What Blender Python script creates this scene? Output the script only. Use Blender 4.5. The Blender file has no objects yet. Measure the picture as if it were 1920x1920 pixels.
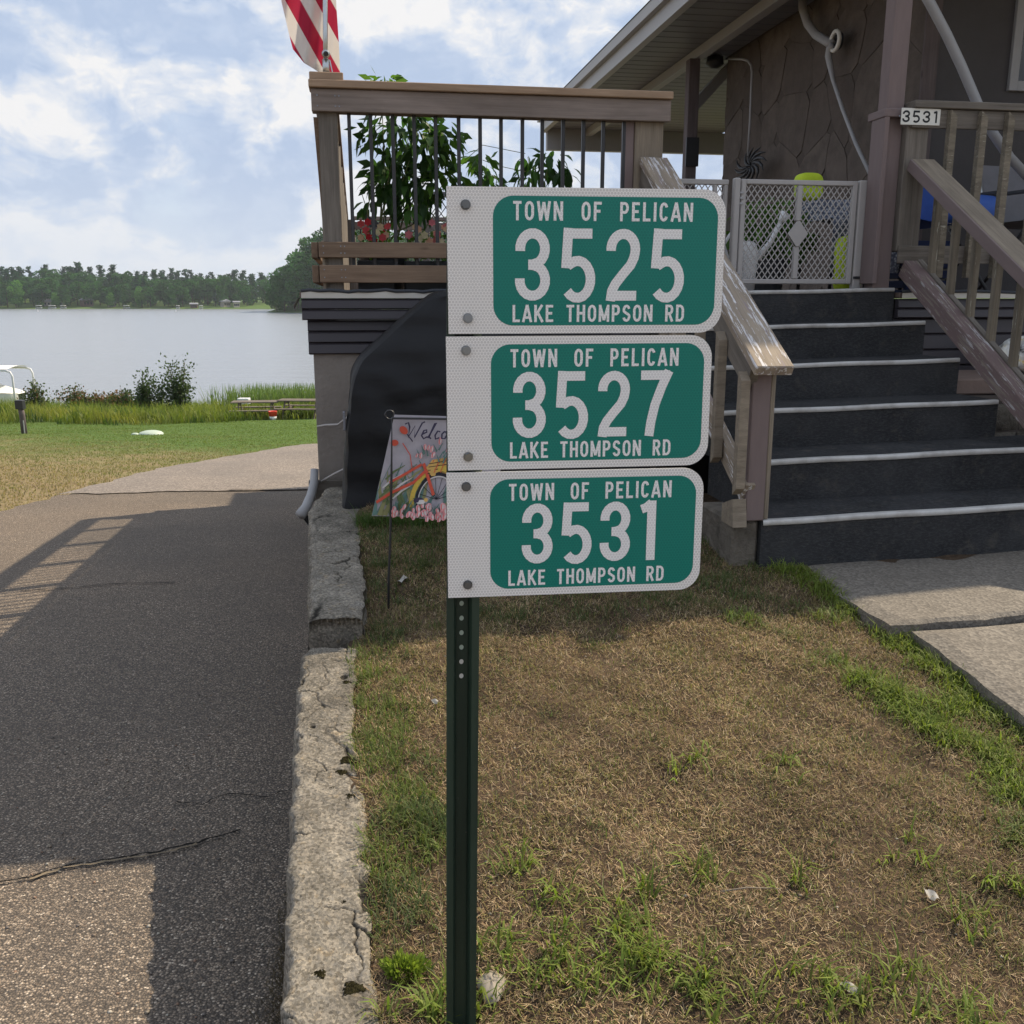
import bpy, math, random
import numpy as np
from mathutils import Vector, Matrix
random.seed(7); RNG = np.random.default_rng(11)
SC = bpy.context.scene; COL = SC.collection
rad = math.radians

# ------------------------------------------------------------------ camera
F_PX, PITCH, CAM_Z = 1775.0, rad(12.70), 1.5
CP, SP = math.cos(PITCH), math.sin(PITCH)
cam = bpy.data.cameras.new("camera"); camo = bpy.data.objects.new("camera", cam); COL.objects.link(camo)
camo.location = (0, 0, CAM_Z); camo.rotation_euler = (rad(90) - PITCH, 0, 0)
cam.sensor_width = 36; cam.sensor_fit = 'HORIZONTAL'; cam.lens = 36 * F_PX / 1920
cam.clip_start = 0.05; cam.clip_end = 6000
SC.camera = camo

# ------------------------------------------------------------------ light
YAW = 0.16                                             # the house is turned this much
U = np.array([math.cos(YAW), math.sin(YAW), 0.0]); V = np.array([-math.sin(YAW), math.cos(YAW), 0.0])
OH = np.array([-.275, 5.333, 0.0])
SUN_TO = .86 * U + .50 * V + np.array([0, 0, 1.0]); SUN_TO /= np.linalg.norm(SUN_TO)
SUN_EL = math.asin(SUN_TO[2]); SUN_AZ = math.atan2(SUN_TO[0], SUN_TO[1])
sun = bpy.data.lights.new("sun", 'SUN'); suno = bpy.data.objects.new("sun", sun); COL.objects.link(suno)
suno.rotation_euler = Vector(-SUN_TO).to_track_quat('-Z', 'Y').to_euler(); suno.location = (20, 20, 30)
sun.energy = 5.0; sun.angle = rad(0.55); sun.color = (1.0, .85, .64)
SC.view_settings.view_transform = 'Standard'; SC.view_settings.look = 'None'
SC.view_settings.exposure = 0.3; SC.view_settings.gamma = 1.0; SC.view_settings.use_curve_mapping = False
SC.render.engine = 'CYCLES'
SC.cycles.max_bounces = 8; SC.cycles.transparent_max_bounces = 12; SC.cycles.caustics_reflective = False; SC.cycles.caustics_refractive = False
SC.cycles.use_denoising = True; SC.cycles.sample_clamp_indirect = 6

class NT:
    """small helper round a node tree"""
    def __init__(s, nt): s.nt = nt; s.n = nt.nodes; s.l = nt.links
    def new(s, t, **k):
        n = s.n.new(t)
        for a, b in k.items(): setattr(n, a, b)
        return n
    def put(s, sock, val):
        if val is None: return
        if isinstance(val, bpy.types.NodeSocket): s.l.new(val, sock)
        else:
            if sock.type == 'RGBA' and isinstance(val, (tuple, list)) and len(val) == 3: val = (*val, 1)
            sock.default_value = val
    def noise(s, vec, scale=5, detail=4, rough=.55, dist=0, out='Fac'):
        n = s.new('ShaderNodeTexNoise'); s.put(n.inputs['Vector'], vec)
        n.inputs['Scale'].default_value = scale; n.inputs['Detail'].default_value = detail
        n.inputs['Roughness'].default_value = rough; n.inputs['Distortion'].default_value = dist
        return n.outputs[out]
    def voro(s, vec, scale=5, feature='F1', out='Distance', rand=1):
        n = s.new('ShaderNodeTexVoronoi', feature=feature); s.put(n.inputs['Vector'], vec)
        n.inputs['Scale'].default_value = scale; n.inputs['Randomness'].default_value = rand
        return n.outputs[out]
    def math(s, op, a, b=None, clamp=False):
        n = s.new('ShaderNodeMath', operation=op, use_clamp=clamp); s.put(n.inputs[0], a); s.put(n.inputs[1], b); return n.outputs[0]
    def vmath(s, op, a, b=None, out=0):
        n = s.new('ShaderNodeVectorMath', operation=op); s.put(n.inputs[0], a); s.put(n.inputs[1], b); return n.outputs[out]
    def map(s, v, a, b, c=0., d=1., smooth=False):
        n = s.new('ShaderNodeMapRange', interpolation_type='SMOOTHSTEP' if smooth else 'LINEAR'); s.put(n.inputs[0], v)
        for i, x in enumerate((a, b, c, d)): n.inputs[i + 1].default_value = x
        return n.outputs[0]
    def mix(s, f, a, b, blend='MIX'):
        n = s.new('ShaderNodeMix', data_type='RGBA', blend_type=blend); s.put(n.inputs[0], f); s.put(n.inputs[6], a); s.put(n.inputs[7], b); return n.outputs[2]
    def ramp(s, f, stops):
        n = s.new('ShaderNodeValToRGB'); s.put(n.inputs[0], f); e = n.color_ramp.elements
        while len(e) < len(stops): e.new(.5)
        for x, (p, c) in zip(e, stops): x.position = p; x.color = (*c, 1) if len(c) == 3 else c
        return n.outputs[0]
    def bump(s, h, strength=.3, dist=.01, normal=None):
        n = s.new('ShaderNodeBump'); n.inputs['Strength'].default_value = strength; n.inputs['Distance'].default_value = dist
        s.put(n.inputs['Height'], h); s.put(n.inputs['Normal'], normal); return n.outputs[0]
    def scale(s, v, k): return s.vmath('MULTIPLY', v, k)
    def attr(s, name, out='Vector'): return s.new('ShaderNodeAttribute', attribute_name=name).outputs[out]
    def pos(s): return s.new('ShaderNodeNewGeometry').outputs['Position']
    def obj(s): return s.new('ShaderNodeTexCoord').outputs['Object']
    def rnd(s): return s.new('ShaderNodeObjectInfo').outputs['Random']

# ------------------------------------------------------------------ sky
W = bpy.data.worlds.new("World"); SC.world = W; W.use_nodes = True
t = NT(W.node_tree); W.node_tree.nodes.clear()
sky = t.new('ShaderNodeTexSky', sky_type='NISHITA', sun_disc=False, sun_elevation=SUN_EL, sun_rotation=SUN_AZ, altitude=400, air_density=1.0, dust_density=2.5, ozone_density=1.2)
d = t.new('ShaderNodeTexCoord').outputs['Generated']
warp = t.vmath('MULTIPLY', t.vmath('SUBTRACT', t.noise(d, 9, 4, .55, out='Color'), (.5, .5, .5)), (.09, .09, .045))
dv = t.vmath('ADD', t.vmath('MULTIPLY', t.vmath('ADD', d, warp), (1, 1, 1.75)), (0.8, 1.9, 7.7))
n0 = t.noise(dv, 5.6, 10, .55)
n1 = t.noise(t.vmath('ADD', dv, (.012, .012, .06)), 5.6, 10, .55)
big = t.noise(t.vmath('MULTIPLY', d, (1, 1, 1.6)), 1.6, 2, .5)
dens = t.math('ADD', n0, t.math('MULTIPLY', t.math('SUBTRACT', big, .5), .30))
cover = t.map(dens, .31, .46, 0, 1, True)
rel = t.math('SUBTRACT', n0, n1)
topl = t.map(rel, -.075, .10, 0, 1, True)
puff = t.noise(dv, 21, 6, .62)
topl = t.math('ADD', topl, t.map(puff, .32, .68, -.24, .24), True)
ccol = t.ramp(topl, [(0, (.315, .385, .51)), (.30, (.375, .437, .545)), (.55, (.44, .482, .556)), (.80, (.51, .533, .577)), (1, (.595, .592, .595))])
sepz = t.new('ShaderNodeSeparateXYZ'); t.l.new(d, sepz.inputs[0])
el = sepz.outputs[2]
skyc = t.vmath('MULTIPLY', sky.outputs[0], (.105, .105, .105))
skyc = t.mix(.80, skyc, (.42, .49, .595))
c1 = t.mix(cover, skyc, ccol)
hz = t.map(el, .0, .17, .70, 0, True)
c2 = t.mix(hz, c1, (.465, .505, .565))
bg = t.new('ShaderNodeBackground'); t.l.new(c2, bg.inputs[0]); bg.inputs[1].default_value = 1.25
ow = t.new('ShaderNodeOutputWorld'); t.l.new(bg.outputs[0], ow.inputs[0])

# ------------------------------------------------------------------ pixel of the survey -> place
def ray(px, py):
    a = (px - 960) / F_PX; b = (960 - py) / F_PX
    return np.array([a, CP + b * SP, -SP + b * CP])
C0 = np.array([0, 0, CAM_Z])
def atd(px, py, dist): r = ray(px, py); return C0 + r * (dist / r[1])
def atz(px, py, z): r = ray(px, py); return C0 + r * ((z - CAM_Z) / r[2])
def on_road(px, py): r = ray(px, py); return C0 + r * (-CAM_Z / (r[2] + ROAD_S * r[1]))
def on_lawn(px, py): r = ray(px, py); return C0 + r * (-CAM_Z / (r[2] - LAWN_S * r[1]))
def h_t(px, py, tt):                                   # s,z on the plane t of the house frame
    r = ray(px, py); o = OH + tt * V; k = np.dot(o - C0, V) / np.dot(r, V); p = C0 + k * r
    return float(np.dot(p - OH, U)), float(p[2])
ROAD_S, LAWN_S = .085, .105
def H(s, tt, z): p = OH + s * U + tt * V; return np.array([p[0], p[1], z])
def lawn_z(x, y): return LAWN_S * np.clip(y, -1, 4.75)
def road_z(x, y): return -ROAD_S * np.clip(y, -3, 500)

# ------------------------------------------------------------------ mesh builder
class MB:
    def __init__(s): s.v = []; s.f = []; s.g = []
    def add(s, vs, fs, g=None):
        o = len(s.v); s.v += [tuple(map(float, q)) for q in vs]; s.f += [tuple(i + o for i in q) for q in fs]
        s.g += [tuple(map(float, q)) for q in (g if g is not None else vs)]; return s
    def obox(s, c, ax, hx, ch=.002):
        """chamfered box; ax three unit vectors, first is the grain direction; hx half sizes"""
        c = np.array(c, float); ax = [np.array(a, float) for a in ax]; r = np.array([random.uniform(0, 40) for _ in range(3)])
        ch = min(ch, min(hx) * .45); vs = []; g = []; idx = {}
        for sx in (-1, 1):
            for sy in (-1, 1):
                for sz in (-1, 1):
                    for k in range(3):
                        l = [sx * (hx[0] - ch), sy * (hx[1] - ch), sz * (hx[2] - ch)]
                        l[k] = (sx, sy, sz)[k] * hx[k]
                        idx[(sx, sy, sz, k)] = len(vs); vs.append(c + l[0] * ax[0] + l[1] * ax[1] + l[2] * ax[2]); g.append(np.array(l) + r)
        fs = []
        for k in range(3):
            a, b = [j for j in range(3) if j != k]
            for sg in (-1, 1):
                def key(p, q):
                    e = [0, 0, 0]; e[k] = sg; e[a] = p; e[b] = q; return idx[(*e, k)]
                fs.append([key(-1, -1), key(1, -1), key(1, 1), key(-1, 1)])
        for k in range(3):                              # edges along axis k
            a, b = [j for j in range(3) if j != k]
            for p in (-1, 1):
                for q in (-1, 1):
                    def key(w, face):
                        e = [0, 0, 0]; e[k] = w; e[a] = p; e[b] = q; return idx[(*e, face)]
                    fs.append([key(-1, a), key(1, a), key(1, b), key(-1, b)])
        for sx in (-1, 1):
            for sy in (-1, 1):
                for sz in (-1, 1): fs.append([idx[(sx, sy, sz, k)] for k in range(3)])
        cen = c
        out = []
        for f in fs:                                    # orient outwards
            p = [vs[i] for i in f]; n = np.cross(p[1] - p[0], p[2] - p[0]); m = sum(p) / len(p)
            out.append(f if np.dot(n, m - cen) > 0 else f[::-1])
        return s.add(vs, out, g)
    def hbox(s, s0, s1, t0, t1, z0, z1, ch=.002):
        c = H((s0 + s1) / 2, (t0 + t1) / 2, (z0 + z1) / 2); L = [(abs(s1 - s0), U), (abs(t1 - t0), V), (abs(z1 - z0), np.array([0, 0, 1.]))]
        L.sort(key=lambda q: -q[0]); return s.obox(c, [q[1] for q in L], [q[0] / 2 for q in L], ch)
    def wbox(s, x0, x1, y0, y1, z0, z1, ch=.002):
        L = [(x1 - x0, np.array([1., 0, 0])), (y1 - y0, np.array([0, 1., 0])), (z1 - z0, np.array([0, 0, 1.]))]; L.sort(key=lambda q: -q[0])
        return s.obox(((x0 + x1) / 2, (y0 + y1) / 2, (z0 + z1) / 2), [q[1] for q in L], [q[0] / 2 for q in L], ch)
    def bar(s, p0, p1, w, h, up=(0, 0, 1), ch=.002):
        p0 = np.array(p0, float); p1 = np.array(p1, float); a = p1 - p0; L = np.linalg.norm(a); a = a / L
        up = np.array(up, float); side = np.cross(a, up); side /= np.linalg.norm(side); u2 = np.cross(side, a)
        return s.obox((p0 + p1) / 2, [a, side, u2], [L / 2, w / 2, h / 2], ch)
    def tube(s, pts, r, n=8, cap=True):
        pts = [np.array(p, float) for p in pts]; m = len(pts); rs = r if isinstance(r, (list, tuple, np.ndarray)) else [r] * m
        vs = []; g = []; prev = None; acc = 0
        for i, p in enumerate(pts):
            tg = pts[min(i + 1, m - 1)] - pts[max(i - 1, 0)]; tg = tg / (np.linalg.norm(tg) + 1e-9)
            ref = prev if prev is not None else (np.array([1., 0, 0]) if abs(tg[0]) < .9 else np.array([0, 1., 0]))
            a = ref - tg * np.dot(ref, tg); a /= np.linalg.norm(a) + 1e-9; b = np.cross(tg, a); prev = a
            if i: acc += np.linalg.norm(p - pts[i - 1])
            for k in range(n):
                an = 2 * math.pi * k / n; vs.append(p + rs[i] * (math.cos(an) * a + math.sin(an) * b)); g.append((acc, math.cos(an) * rs[i], math.sin(an) * rs[i]))
        fs = [[i * n + k, i * n + (k + 1) % n, (i + 1) * n + (k + 1) % n, (i + 1) * n + k] for i in range(m - 1) for k in range(n)]
        if cap: fs += [list(range(n))[::-1], [(m - 1) * n + k for k in range(n)]]
        return s.add(vs, fs, g)
    def lathe(s, prof, c=(0, 0, 0), n=20):
        """prof list of (r,z)"""
        vs = []; fs = []; c = np.array(c, float)
        for r_, z in prof:
            for k in range(n): an = 2 * math.pi * k / n; vs.append(c + (r_ * math.cos(an), r_ * math.sin(an), z))
        m = len(prof)
        fs = [[i * n + k, i * n + (k + 1) % n, (i + 1) * n + (k + 1) % n, (i + 1) * n + k] for i in range(m - 1) for k in range(n)]
        fs += [list(range(n))[::-1], [(m - 1) * n + k for k in range(n)]]
        return s.add(vs, fs)
    def prism(s, poly, fr, d0, d1):
        """2-D polygon (ccw seen along -depth), fr(a,b,depth)->point"""
        n = len(poly); vs = [fr(a, b, d0) for a, b in poly] + [fr(a, b, d1) for a, b in poly]
        fs = [list(range(n)), [n + i for i in range(n)][::-1]] + [[i, i + n, (i + 1) % n + n, (i + 1) % n] for i in range(n)]
        return s.add(vs, fs)
    def grid(s, fn, nu, nv, g=None):
        vs = [fn(i / (nu - 1), j / (nv - 1)) for j in range(nv) for i in range(nu)]
        fs = [[j * nu + i, j * nu + i + 1, (j + 1) * nu + i + 1, (j + 1) * nu + i] for j in range(nv - 1) for i in range(nu - 1)]
        gg = [g(i / (nu - 1), j / (nv - 1)) for j in range(nv) for i in range(nu)] if g else None
        return s.add(vs, fs, gg)
    def build(s, name, mat, parent=None, base=None, smooth=False, tag=None, kind=None, recalc=False):
        base = np.array(base if base is not None else (wloc(parent) if parent else (0, 0, 0)), float)
        me = bpy.data.meshes.new(name); vv = np.array(s.v) - base
        me.from_pydata(vv.tolist(), [], s.f)
        a = me.attributes.new('gc', 'FLOAT_VECTOR', 'POINT'); a.data.foreach_set('vector', np.array(s.g, dtype=np.float32).ravel())
        if recalc:
            import bmesh
            bm = bmesh.new(); bm.from_mesh(me); bmesh.ops.recalc_face_normals(bm, faces=bm.faces); bm.to_mesh(me); bm.free()
        if smooth: me.polygons.foreach_set('use_smooth', [True] * len(me.polygons))
        if mat: me.materials.append(M[mat] if isinstance(mat, str) else mat)
        o = bpy.data.objects.new(name, me); COL.objects.link(o)
        if parent: o.parent = parent; o.location = base - wloc(parent)
        else: o.location = base
        if tag: settag(o, *tag)
        if kind: o['kind'] = kind
        return o
def wloc(o):
    p = np.zeros(3)
    while o is not None: p += np.array(o.location); o = o.parent
    return p
def settag(o, label, cat, group=None):
    o['label'] = label; o['category'] = cat
    if group: o['group'] = group
    return o
def thing(name, loc, label, cat, group=None):
    o = bpy.data.objects.new(name, None); COL.objects.link(o); o.location = loc; o.empty_display_size = .1
    return settag(o, label, cat, group)
def mesh_np(name, Vv, Q, mat, col=None, parent=None, tag=None, kind=None, smooth=False):
    me = bpy.data.meshes.new(name); Vv = np.asarray(Vv, np.float32); Q = np.asarray(Q, np.int32); k = Q.shape[1]
    me.vertices.add(len(Vv)); me.vertices.foreach_set('co', Vv.ravel())
    me.loops.add(Q.size); me.loops.foreach_set('vertex_index', Q.ravel())
    me.polygons.add(len(Q)); me.polygons.foreach_set('loop_start', np.arange(0, Q.size, k, dtype=np.int32))
    if col is not None:
        a = me.attributes.new('col', 'FLOAT_COLOR', 'POINT'); c4 = np.ones((len(Vv), 4), np.float32); c4[:, :3] = col; a.data.foreach_set('color', c4.ravel())
    me.update(calc_edges=True); me.validate()
    if smooth: me.polygons.foreach_set('use_smooth', [True] * len(me.polygons))
    me.materials.append(M[mat]); o = bpy.data.objects.new(name, me); COL.objects.link(o)
    if parent: o.parent = parent
    if tag: settag(o, *tag)
    if kind: o['kind'] = kind
    return o
def copy_tree(o, parent=None):
    c = o.copy(); COL.objects.link(c); c.parent = parent
    for ch in o.children: copy_tree(ch, c)
    return c

# ------------------------------------------------------------------ materials
M = {}
def mat(name, fn, rough=.7, spec=.4):
    m = bpy.data.materials.new(name); m.use_nodes = True; q = NT(m.node_tree); b = m.node_tree.nodes['Principled BSDF']
    b.inputs['Roughness'].default_value = rough; b.inputs['Specular IOR Level'].default_value = spec
    fn(q, b); M[name] = m; return m
def plain(name, col, rough=.6, spec=.4, var=.12, sc=9, bump=0, bsc=60, metal=0):
    def fn(q, b):
        p = q.obj(); n = q.noise(p, sc, 5, .6)
        q.put(b.inputs['Base Color'], q.mix(n, tuple(c * (1 - var) for c in col), tuple(min(1, c * (1 + var)) for c in col)))
        if bump: q.put(b.inputs['Normal'], q.bump(q.noise(p, bsc, 4, .6), bump, .01))
        b.inputs['Metallic'].default_value = metal
    return mat(name, fn, rough, spec)
def wood(name, c_lo, c_hi, paint=None, pamt=.5, peel=None, rough=.8):
    """grain along the first axis of gc; optional coat of paint that has worn away in flakes"""
    def fn(q, b):
        g = q.attr('gc'); st = q.vmath('MULTIPLY', g, (1.6, 42, 42)); n = q.noise(st, 1.0, 7, .65, .4)
        big = q.noise(q.vmath('MULTIPLY', g, (3, 9, 9)), 1.0, 4, .6)
        st2 = q.vmath('MULTIPLY', g, (5, 190, 190)); fine = q.noise(st2, 1.0, 4, .7)
        f = q.math('ADD', q.math('MULTIPLY', n, .65), q.math('MULTIPLY', fine, .35))
        c = q.ramp(f, [(.30, c_lo), (.68, c_hi)])
        c = q.mix(q.map(big, .35, .7, 0, .45), c, tuple(x * .62 for x in c_lo))
        kn = q.voro(q.vmath('MULTIPLY', g, (2.2, 9, 9)), 1.0); c = q.mix(q.map(kn, .0, .10, .75, 0, True), c, tuple(x * .35 for x in c_lo))
        h = f
        if paint:
            wv = q.noise(q.vmath('MULTIPLY', g, (5, 62, 62)), 1.0, 7, .68)
            k = q.map(wv, pamt - .015, pamt + .015, 0, 1)
            pc = q.mix(q.noise(q.vmath('MULTIPLY', g, (5, 30, 30)), 1., 5, .6), tuple(x * .8 for x in paint), tuple(min(1, x * 1.15) for x in paint))
            c = q.mix(k, c, pc); h = q.math('ADD', q.math('MULTIPLY', f, .5), k)
            if peel:
                w2 = q.noise(q.vmath('ADD', q.vmath('MULTIPLY', g, (4, 44, 44)), (7, 3, 1)), 1., 6, .7)
                c = q.mix(q.map(w2, peel[1] - .012, peel[1] + .012), c, peel[0])
        q.put(b.inputs['Base Color'], c); q.put(b.inputs['Normal'], q.bump(h, .45, .004))
    return mat(name, fn, rough, .25)

wood('wood_rail', (.18, .145, .125), (.33, .275, .245))
wood('wood_rail_cap', (.26, .175, .115), (.46, .33, .23))
wood('wood_board', (.15, .10, .07), (.30, .215, .15))
wood('wood_grey', (.10, .088, .076), (.26, .23, .198))
wood('wood_grey_light', (.16, .13, .10), (.37, .315, .245))
wood('wood_mauve', (.16, .13, .12), (.30, .25, .22), paint=(.20, .155, .15), pamt=.32)
wood('wood_peeling', (.20, .16, .125), (.42, .35, .27), paint=(.66, .64, .64), pamt=.565, peel=((.27, .22, .22), .60))
wood('wood_mauve_peeling', (.2, .165, .14), (.38, .33, .28), paint=(.20, .145, .14), pamt=.46, peel=((.46, .44, .44), .60))
wood('wood_baluster_mossy', (.10, .085, .065), (.30, .26, .20), paint=(.42, .40, .33), pamt=.63)
wood('wood_table', (.10, .085, .07), (.24, .20, .16))
wood('wood_fascia', (.10, .08, .08), (.17, .14, .14))
plain('black_metal', (.022, .023, .027), .42, .5, .2)
plain('dark_siding', (.042, .036, .043), .45, .45, .14, 4)
plain('white_flashing', (.62, .60, .55), .5, .4, .12, 3)
plain('rubber_edge', (.05, .055, .065), .7, .3, .2, 20)
plain('grey_plastic', (.40, .38, .37), .55, .4, .08, 14)
plain('pipe_grey', (.36, .36, .37), .5, .4, .10, 9)
plain('galvanized', (.52, .55, .56), .32, .6, .15, 40, metal=.9)
plain('bolt_dark', (.16, .165, .17), .45, .5, .2, 60, metal=.8)
plain('bolt_zinc', (.24, .26, .29), .28, .6, .2, 60, metal=.95)
plain('plaque_white', (.72, .71, .66), .5, .4, .06, 30)
plain('ink_black', (.014, .015, .017), .5, .3, .1)
plain('white_plastic', (.72, .73, .74), .45, .4, .06, 6)
plain('septic_lid', (.42, .50, .42), .5, .4, .1, 4)
plain('window_glass', (.02, .022, .026), .06, .6, .1)
plain('lime_fabric', (.48, .62, .04), .75, .2, .2, 14, .3, 30)
plain('blue_fabric', (.045, .10, .36), .75, .2, .2, 10, .3, 40)
plain('bright_blue', (.06, .16, .60), .5, .4, .15, 10)
plain('navy_fabric', (.018, .026, .07), .8, .2, .2, 12)
plain('grey_fabric', (.20, .20, .22), .8, .2, .2, 12)
plain('bucket_red', (.65, .06, .03), .5, .4, .1)
plain('terracotta', (.30, .12, .06), .8, .2, .2, 8)
plain('pot_dark', (.03, .032, .036), .5, .4, .2, 8)
plain('boat_cover', (.78, .77, .73), .6, .3, .05, 2)
plain('hull_dark', (.05, .055, .07), .4, .4, .1)
plain('far_wall', (.30, .27, .23), .8, .2, .15, .6)
plain('far_wall_brown', (.14, .09, .07), .8, .2, .15, .6)
plain('far_wall_cream', (.52, .47, .36), .8, .2, .1, .6)
plain('far_roof', (.26, .27, .30), .8, .2, .15, .5)
plain('bark', (.075, .055, .04), .9, .1, .3, 6)
plain('twig', (.13, .14, .06), .8, .2, .25, 20)
plain('pebble', (.27, .24, .20), .75, .3, .35, 18)
plain('paper_scrap', (.38, .36, .33), .7, .2, .15, 20)
plain('stone_cap', (.23, .17, .145), .85, .2, .2, 8, .4, 30)
plain('soil', (.06, .045, .03), .95, .1, .3, 20)
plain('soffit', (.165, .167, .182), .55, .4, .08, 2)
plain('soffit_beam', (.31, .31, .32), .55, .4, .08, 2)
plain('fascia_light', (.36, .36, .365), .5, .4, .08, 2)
plain('roof_shingle', (.11, .105, .105), .9, .1, .3, 30)
plain('house_wall_dark', (.088, .083, .085), .85, .2, .15, 5, .3, 50)
plain('mortar', (.10, .084, .074), .95, .1, .2, 10)
plain('deck_floor', (.16, .12, .10), .8, .2, .2, 6)
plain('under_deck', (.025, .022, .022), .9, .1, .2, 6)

def _stone(q, b):
    p = q.obj(); r = q.rnd(); n = q.noise(p, 6, 6, .65)
    c = q.mix(r, (.115, .092, .078), (.165, .135, .114)); c = q.mix(q.map(n, .35, .7), c, (.09, .074, .064))
    q.put(b.inputs['Base Color'], c); q.put(b.inputs['Normal'], q.bump(q.noise(p, 22, 6, .65), .6, .02))
mat('flagstone', _stone, .85, .25)
def _block(q, b):
    p = q.obj(); r = q.rnd(); n = q.noise(p, 9, 6, .65)
    c = q.mix(r, (.14, .125, .105), (.24, .21, .175)); c = q.mix(q.map(n, .4, .75), c, (.07, .062, .052))
    q.put(b.inputs['Base Color'], c); q.put(b.inputs['Normal'], q.bump(q.noise(p, 30, 6, .65), .8, .03))
mat('stone_block', _block, .9, .2)
def _stucco(q, b):
    p = q.obj(); n = q.noise(p, 3.5, 6, .65); st = q.noise(q.vmath('MULTIPLY', p, (14, 14, 1.4)), 1., 5, .6)
    c = q.ramp(n, [(.3, (.235, .205, .18)), (.7, (.33, .295, .265))]); c = q.mix(q.map(st, .52, .75, 0, .5), c, (.17, .15, .13))
    q.put(b.inputs['Base Color'], c); q.put(b.inputs['Normal'], q.bump(q.noise(p, 42, 6, .7), .6, .012))
mat('stucco', _stucco, .9, .2)
def _carpet(q, b):
    p = q.obj(); n = q.noise(p, 4, 5, .6); f = q.noise(q.vmath('MULTIPLY', p, (55, 55, 150)), 1., 4, .7)
    c = q.ramp(n, [(.3, (.027, .028, .030)), (.7, (.052, .053, .056))]); c = q.mix(q.map(f, .45, .75, 0, .6), c, (.10, .101, .105))
    dirt = q.noise(p, 11, 6, .7); c = q.mix(q.map(dirt, .56, .75, 0, .6), c, (.12, .105, .09))
    q.put(b.inputs['Base Color'], c); q.put(b.inputs['Normal'], q.bump(f, .8, .006))
mat('carpet', _carpet, .95, .1)
def _nosing(q, b):
    p = q.obj(); n = q.noise(p, 7, 6, .65); c = q.mix(q.map(n, .42, .72), (.55, .545, .53), (.30, .28, .26)); q.put(b.inputs['Base Color'], c)
mat('nosing_vinyl', _nosing, .42, .5)
def _asphalt(q, b):
    p = q.pos(); cell = q.new('ShaderNodeTexVoronoi'); q.put(cell.inputs['Vector'], p); cell.inputs['Scale'].default_value = 150
    cell2 = q.new('ShaderNodeTexVoronoi'); q.put(cell2.inputs['Vector'], p); cell2.inputs['Scale'].default_value = 70
    sx = q.new('ShaderNodeSeparateColor'); q.l.new(cell.outputs['Color'], sx.inputs[0])
    s2 = q.new('ShaderNodeSeparateColor'); q.l.new(cell2.outputs['Color'], s2.inputs[0])
    big = q.noise(p, .9, 4, .6); mid = q.noise(p, 7, 5, .6)
    stone = q.ramp(sx.outputs[0], [(0, (.056, .052, .049)), (.32, (.088, .079, .071)), (.60, (.138, .120, .103)), (.82, (.195, .168, .142)), (.95, (.29, .255, .22)), (1, (.43, .40, .36))])
    stone2 = q.ramp(s2.outputs[1], [(0, (.06, .052, .046)), (.6, (.13, .105, .085)), (.9, (.26, .215, .175)), (1, (.46, .43, .39))])
    msk2 = q.math('MULTIPLY', q.map(s2.outputs[0], .74, .78), q.map(cell2.outputs['Distance'], .42, .36))
    c = q.mix(msk2, stone, stone2)
    bind = q.map(cell.outputs['Distance'], .46, .62); c = q.mix(q.math('MULTIPLY', bind, .8), c, (.03, .028, .027))
    c = q.mix(q.map(big, .35, .7, .0, .40), c, (.060, .055, .051)); c = q.mix(q.map(mid, .58, .75, 0, .35), c, (.055, .05, .048))
    c = q.mix(q.map(q.noise(p, .35, 3, .5), .42, .62, 0, .35), c, q.mix(1, c, (1.5, 1.42, 1.32, 1), 'MULTIPLY')); c = q.mix(1, c, (1.55, 1.43, 1.29, 1), 'MULTIPLY'); q.put(b.inputs['Base Color'], c)
    h = q.math('SUBTRACT', q.math('MULTIPLY', sx.outputs[0], .6), cell.outputs['Distance'])
    h = q.math('ADD', h, q.math('MULTIPLY', msk2, .8))
    q.put(b.inputs['Normal'], q.bump(h, .75, .006))
mat('asphalt', _asphalt, .82, .3)
def _concrete_slab(q, b):
    p = q.pos(); cell = q.new('ShaderNodeTexVoronoi'); q.put(cell.inputs['Vector'], p); cell.inputs['Scale'].default_value = 110
    sx = q.new('ShaderNodeSeparateColor'); q.l.new(cell.outputs['Color'], sx.inputs[0])
    c = q.ramp(sx.outputs[0], [(0, (.125, .113, .098)), (.5, (.185, .166, .142)), (1, (.265, .238, .202))])
    n = q.noise(p, 3, 5, .65); c = q.mix(q.map(n, .35, .7, 0, .55), c, (.125, .11, .094)); c = q.mix(q.map(q.noise(p, 14, 5, .65), .55, .7, 0, .4), c, (.10, .088, .075))
    q.put(b.inputs['Base Color'], c); q.put(b.inputs['Normal'], q.bump(cell.outputs['Distance'], .5, .004))
mat('concrete_slab', _concrete_slab, .88, .25)
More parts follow.
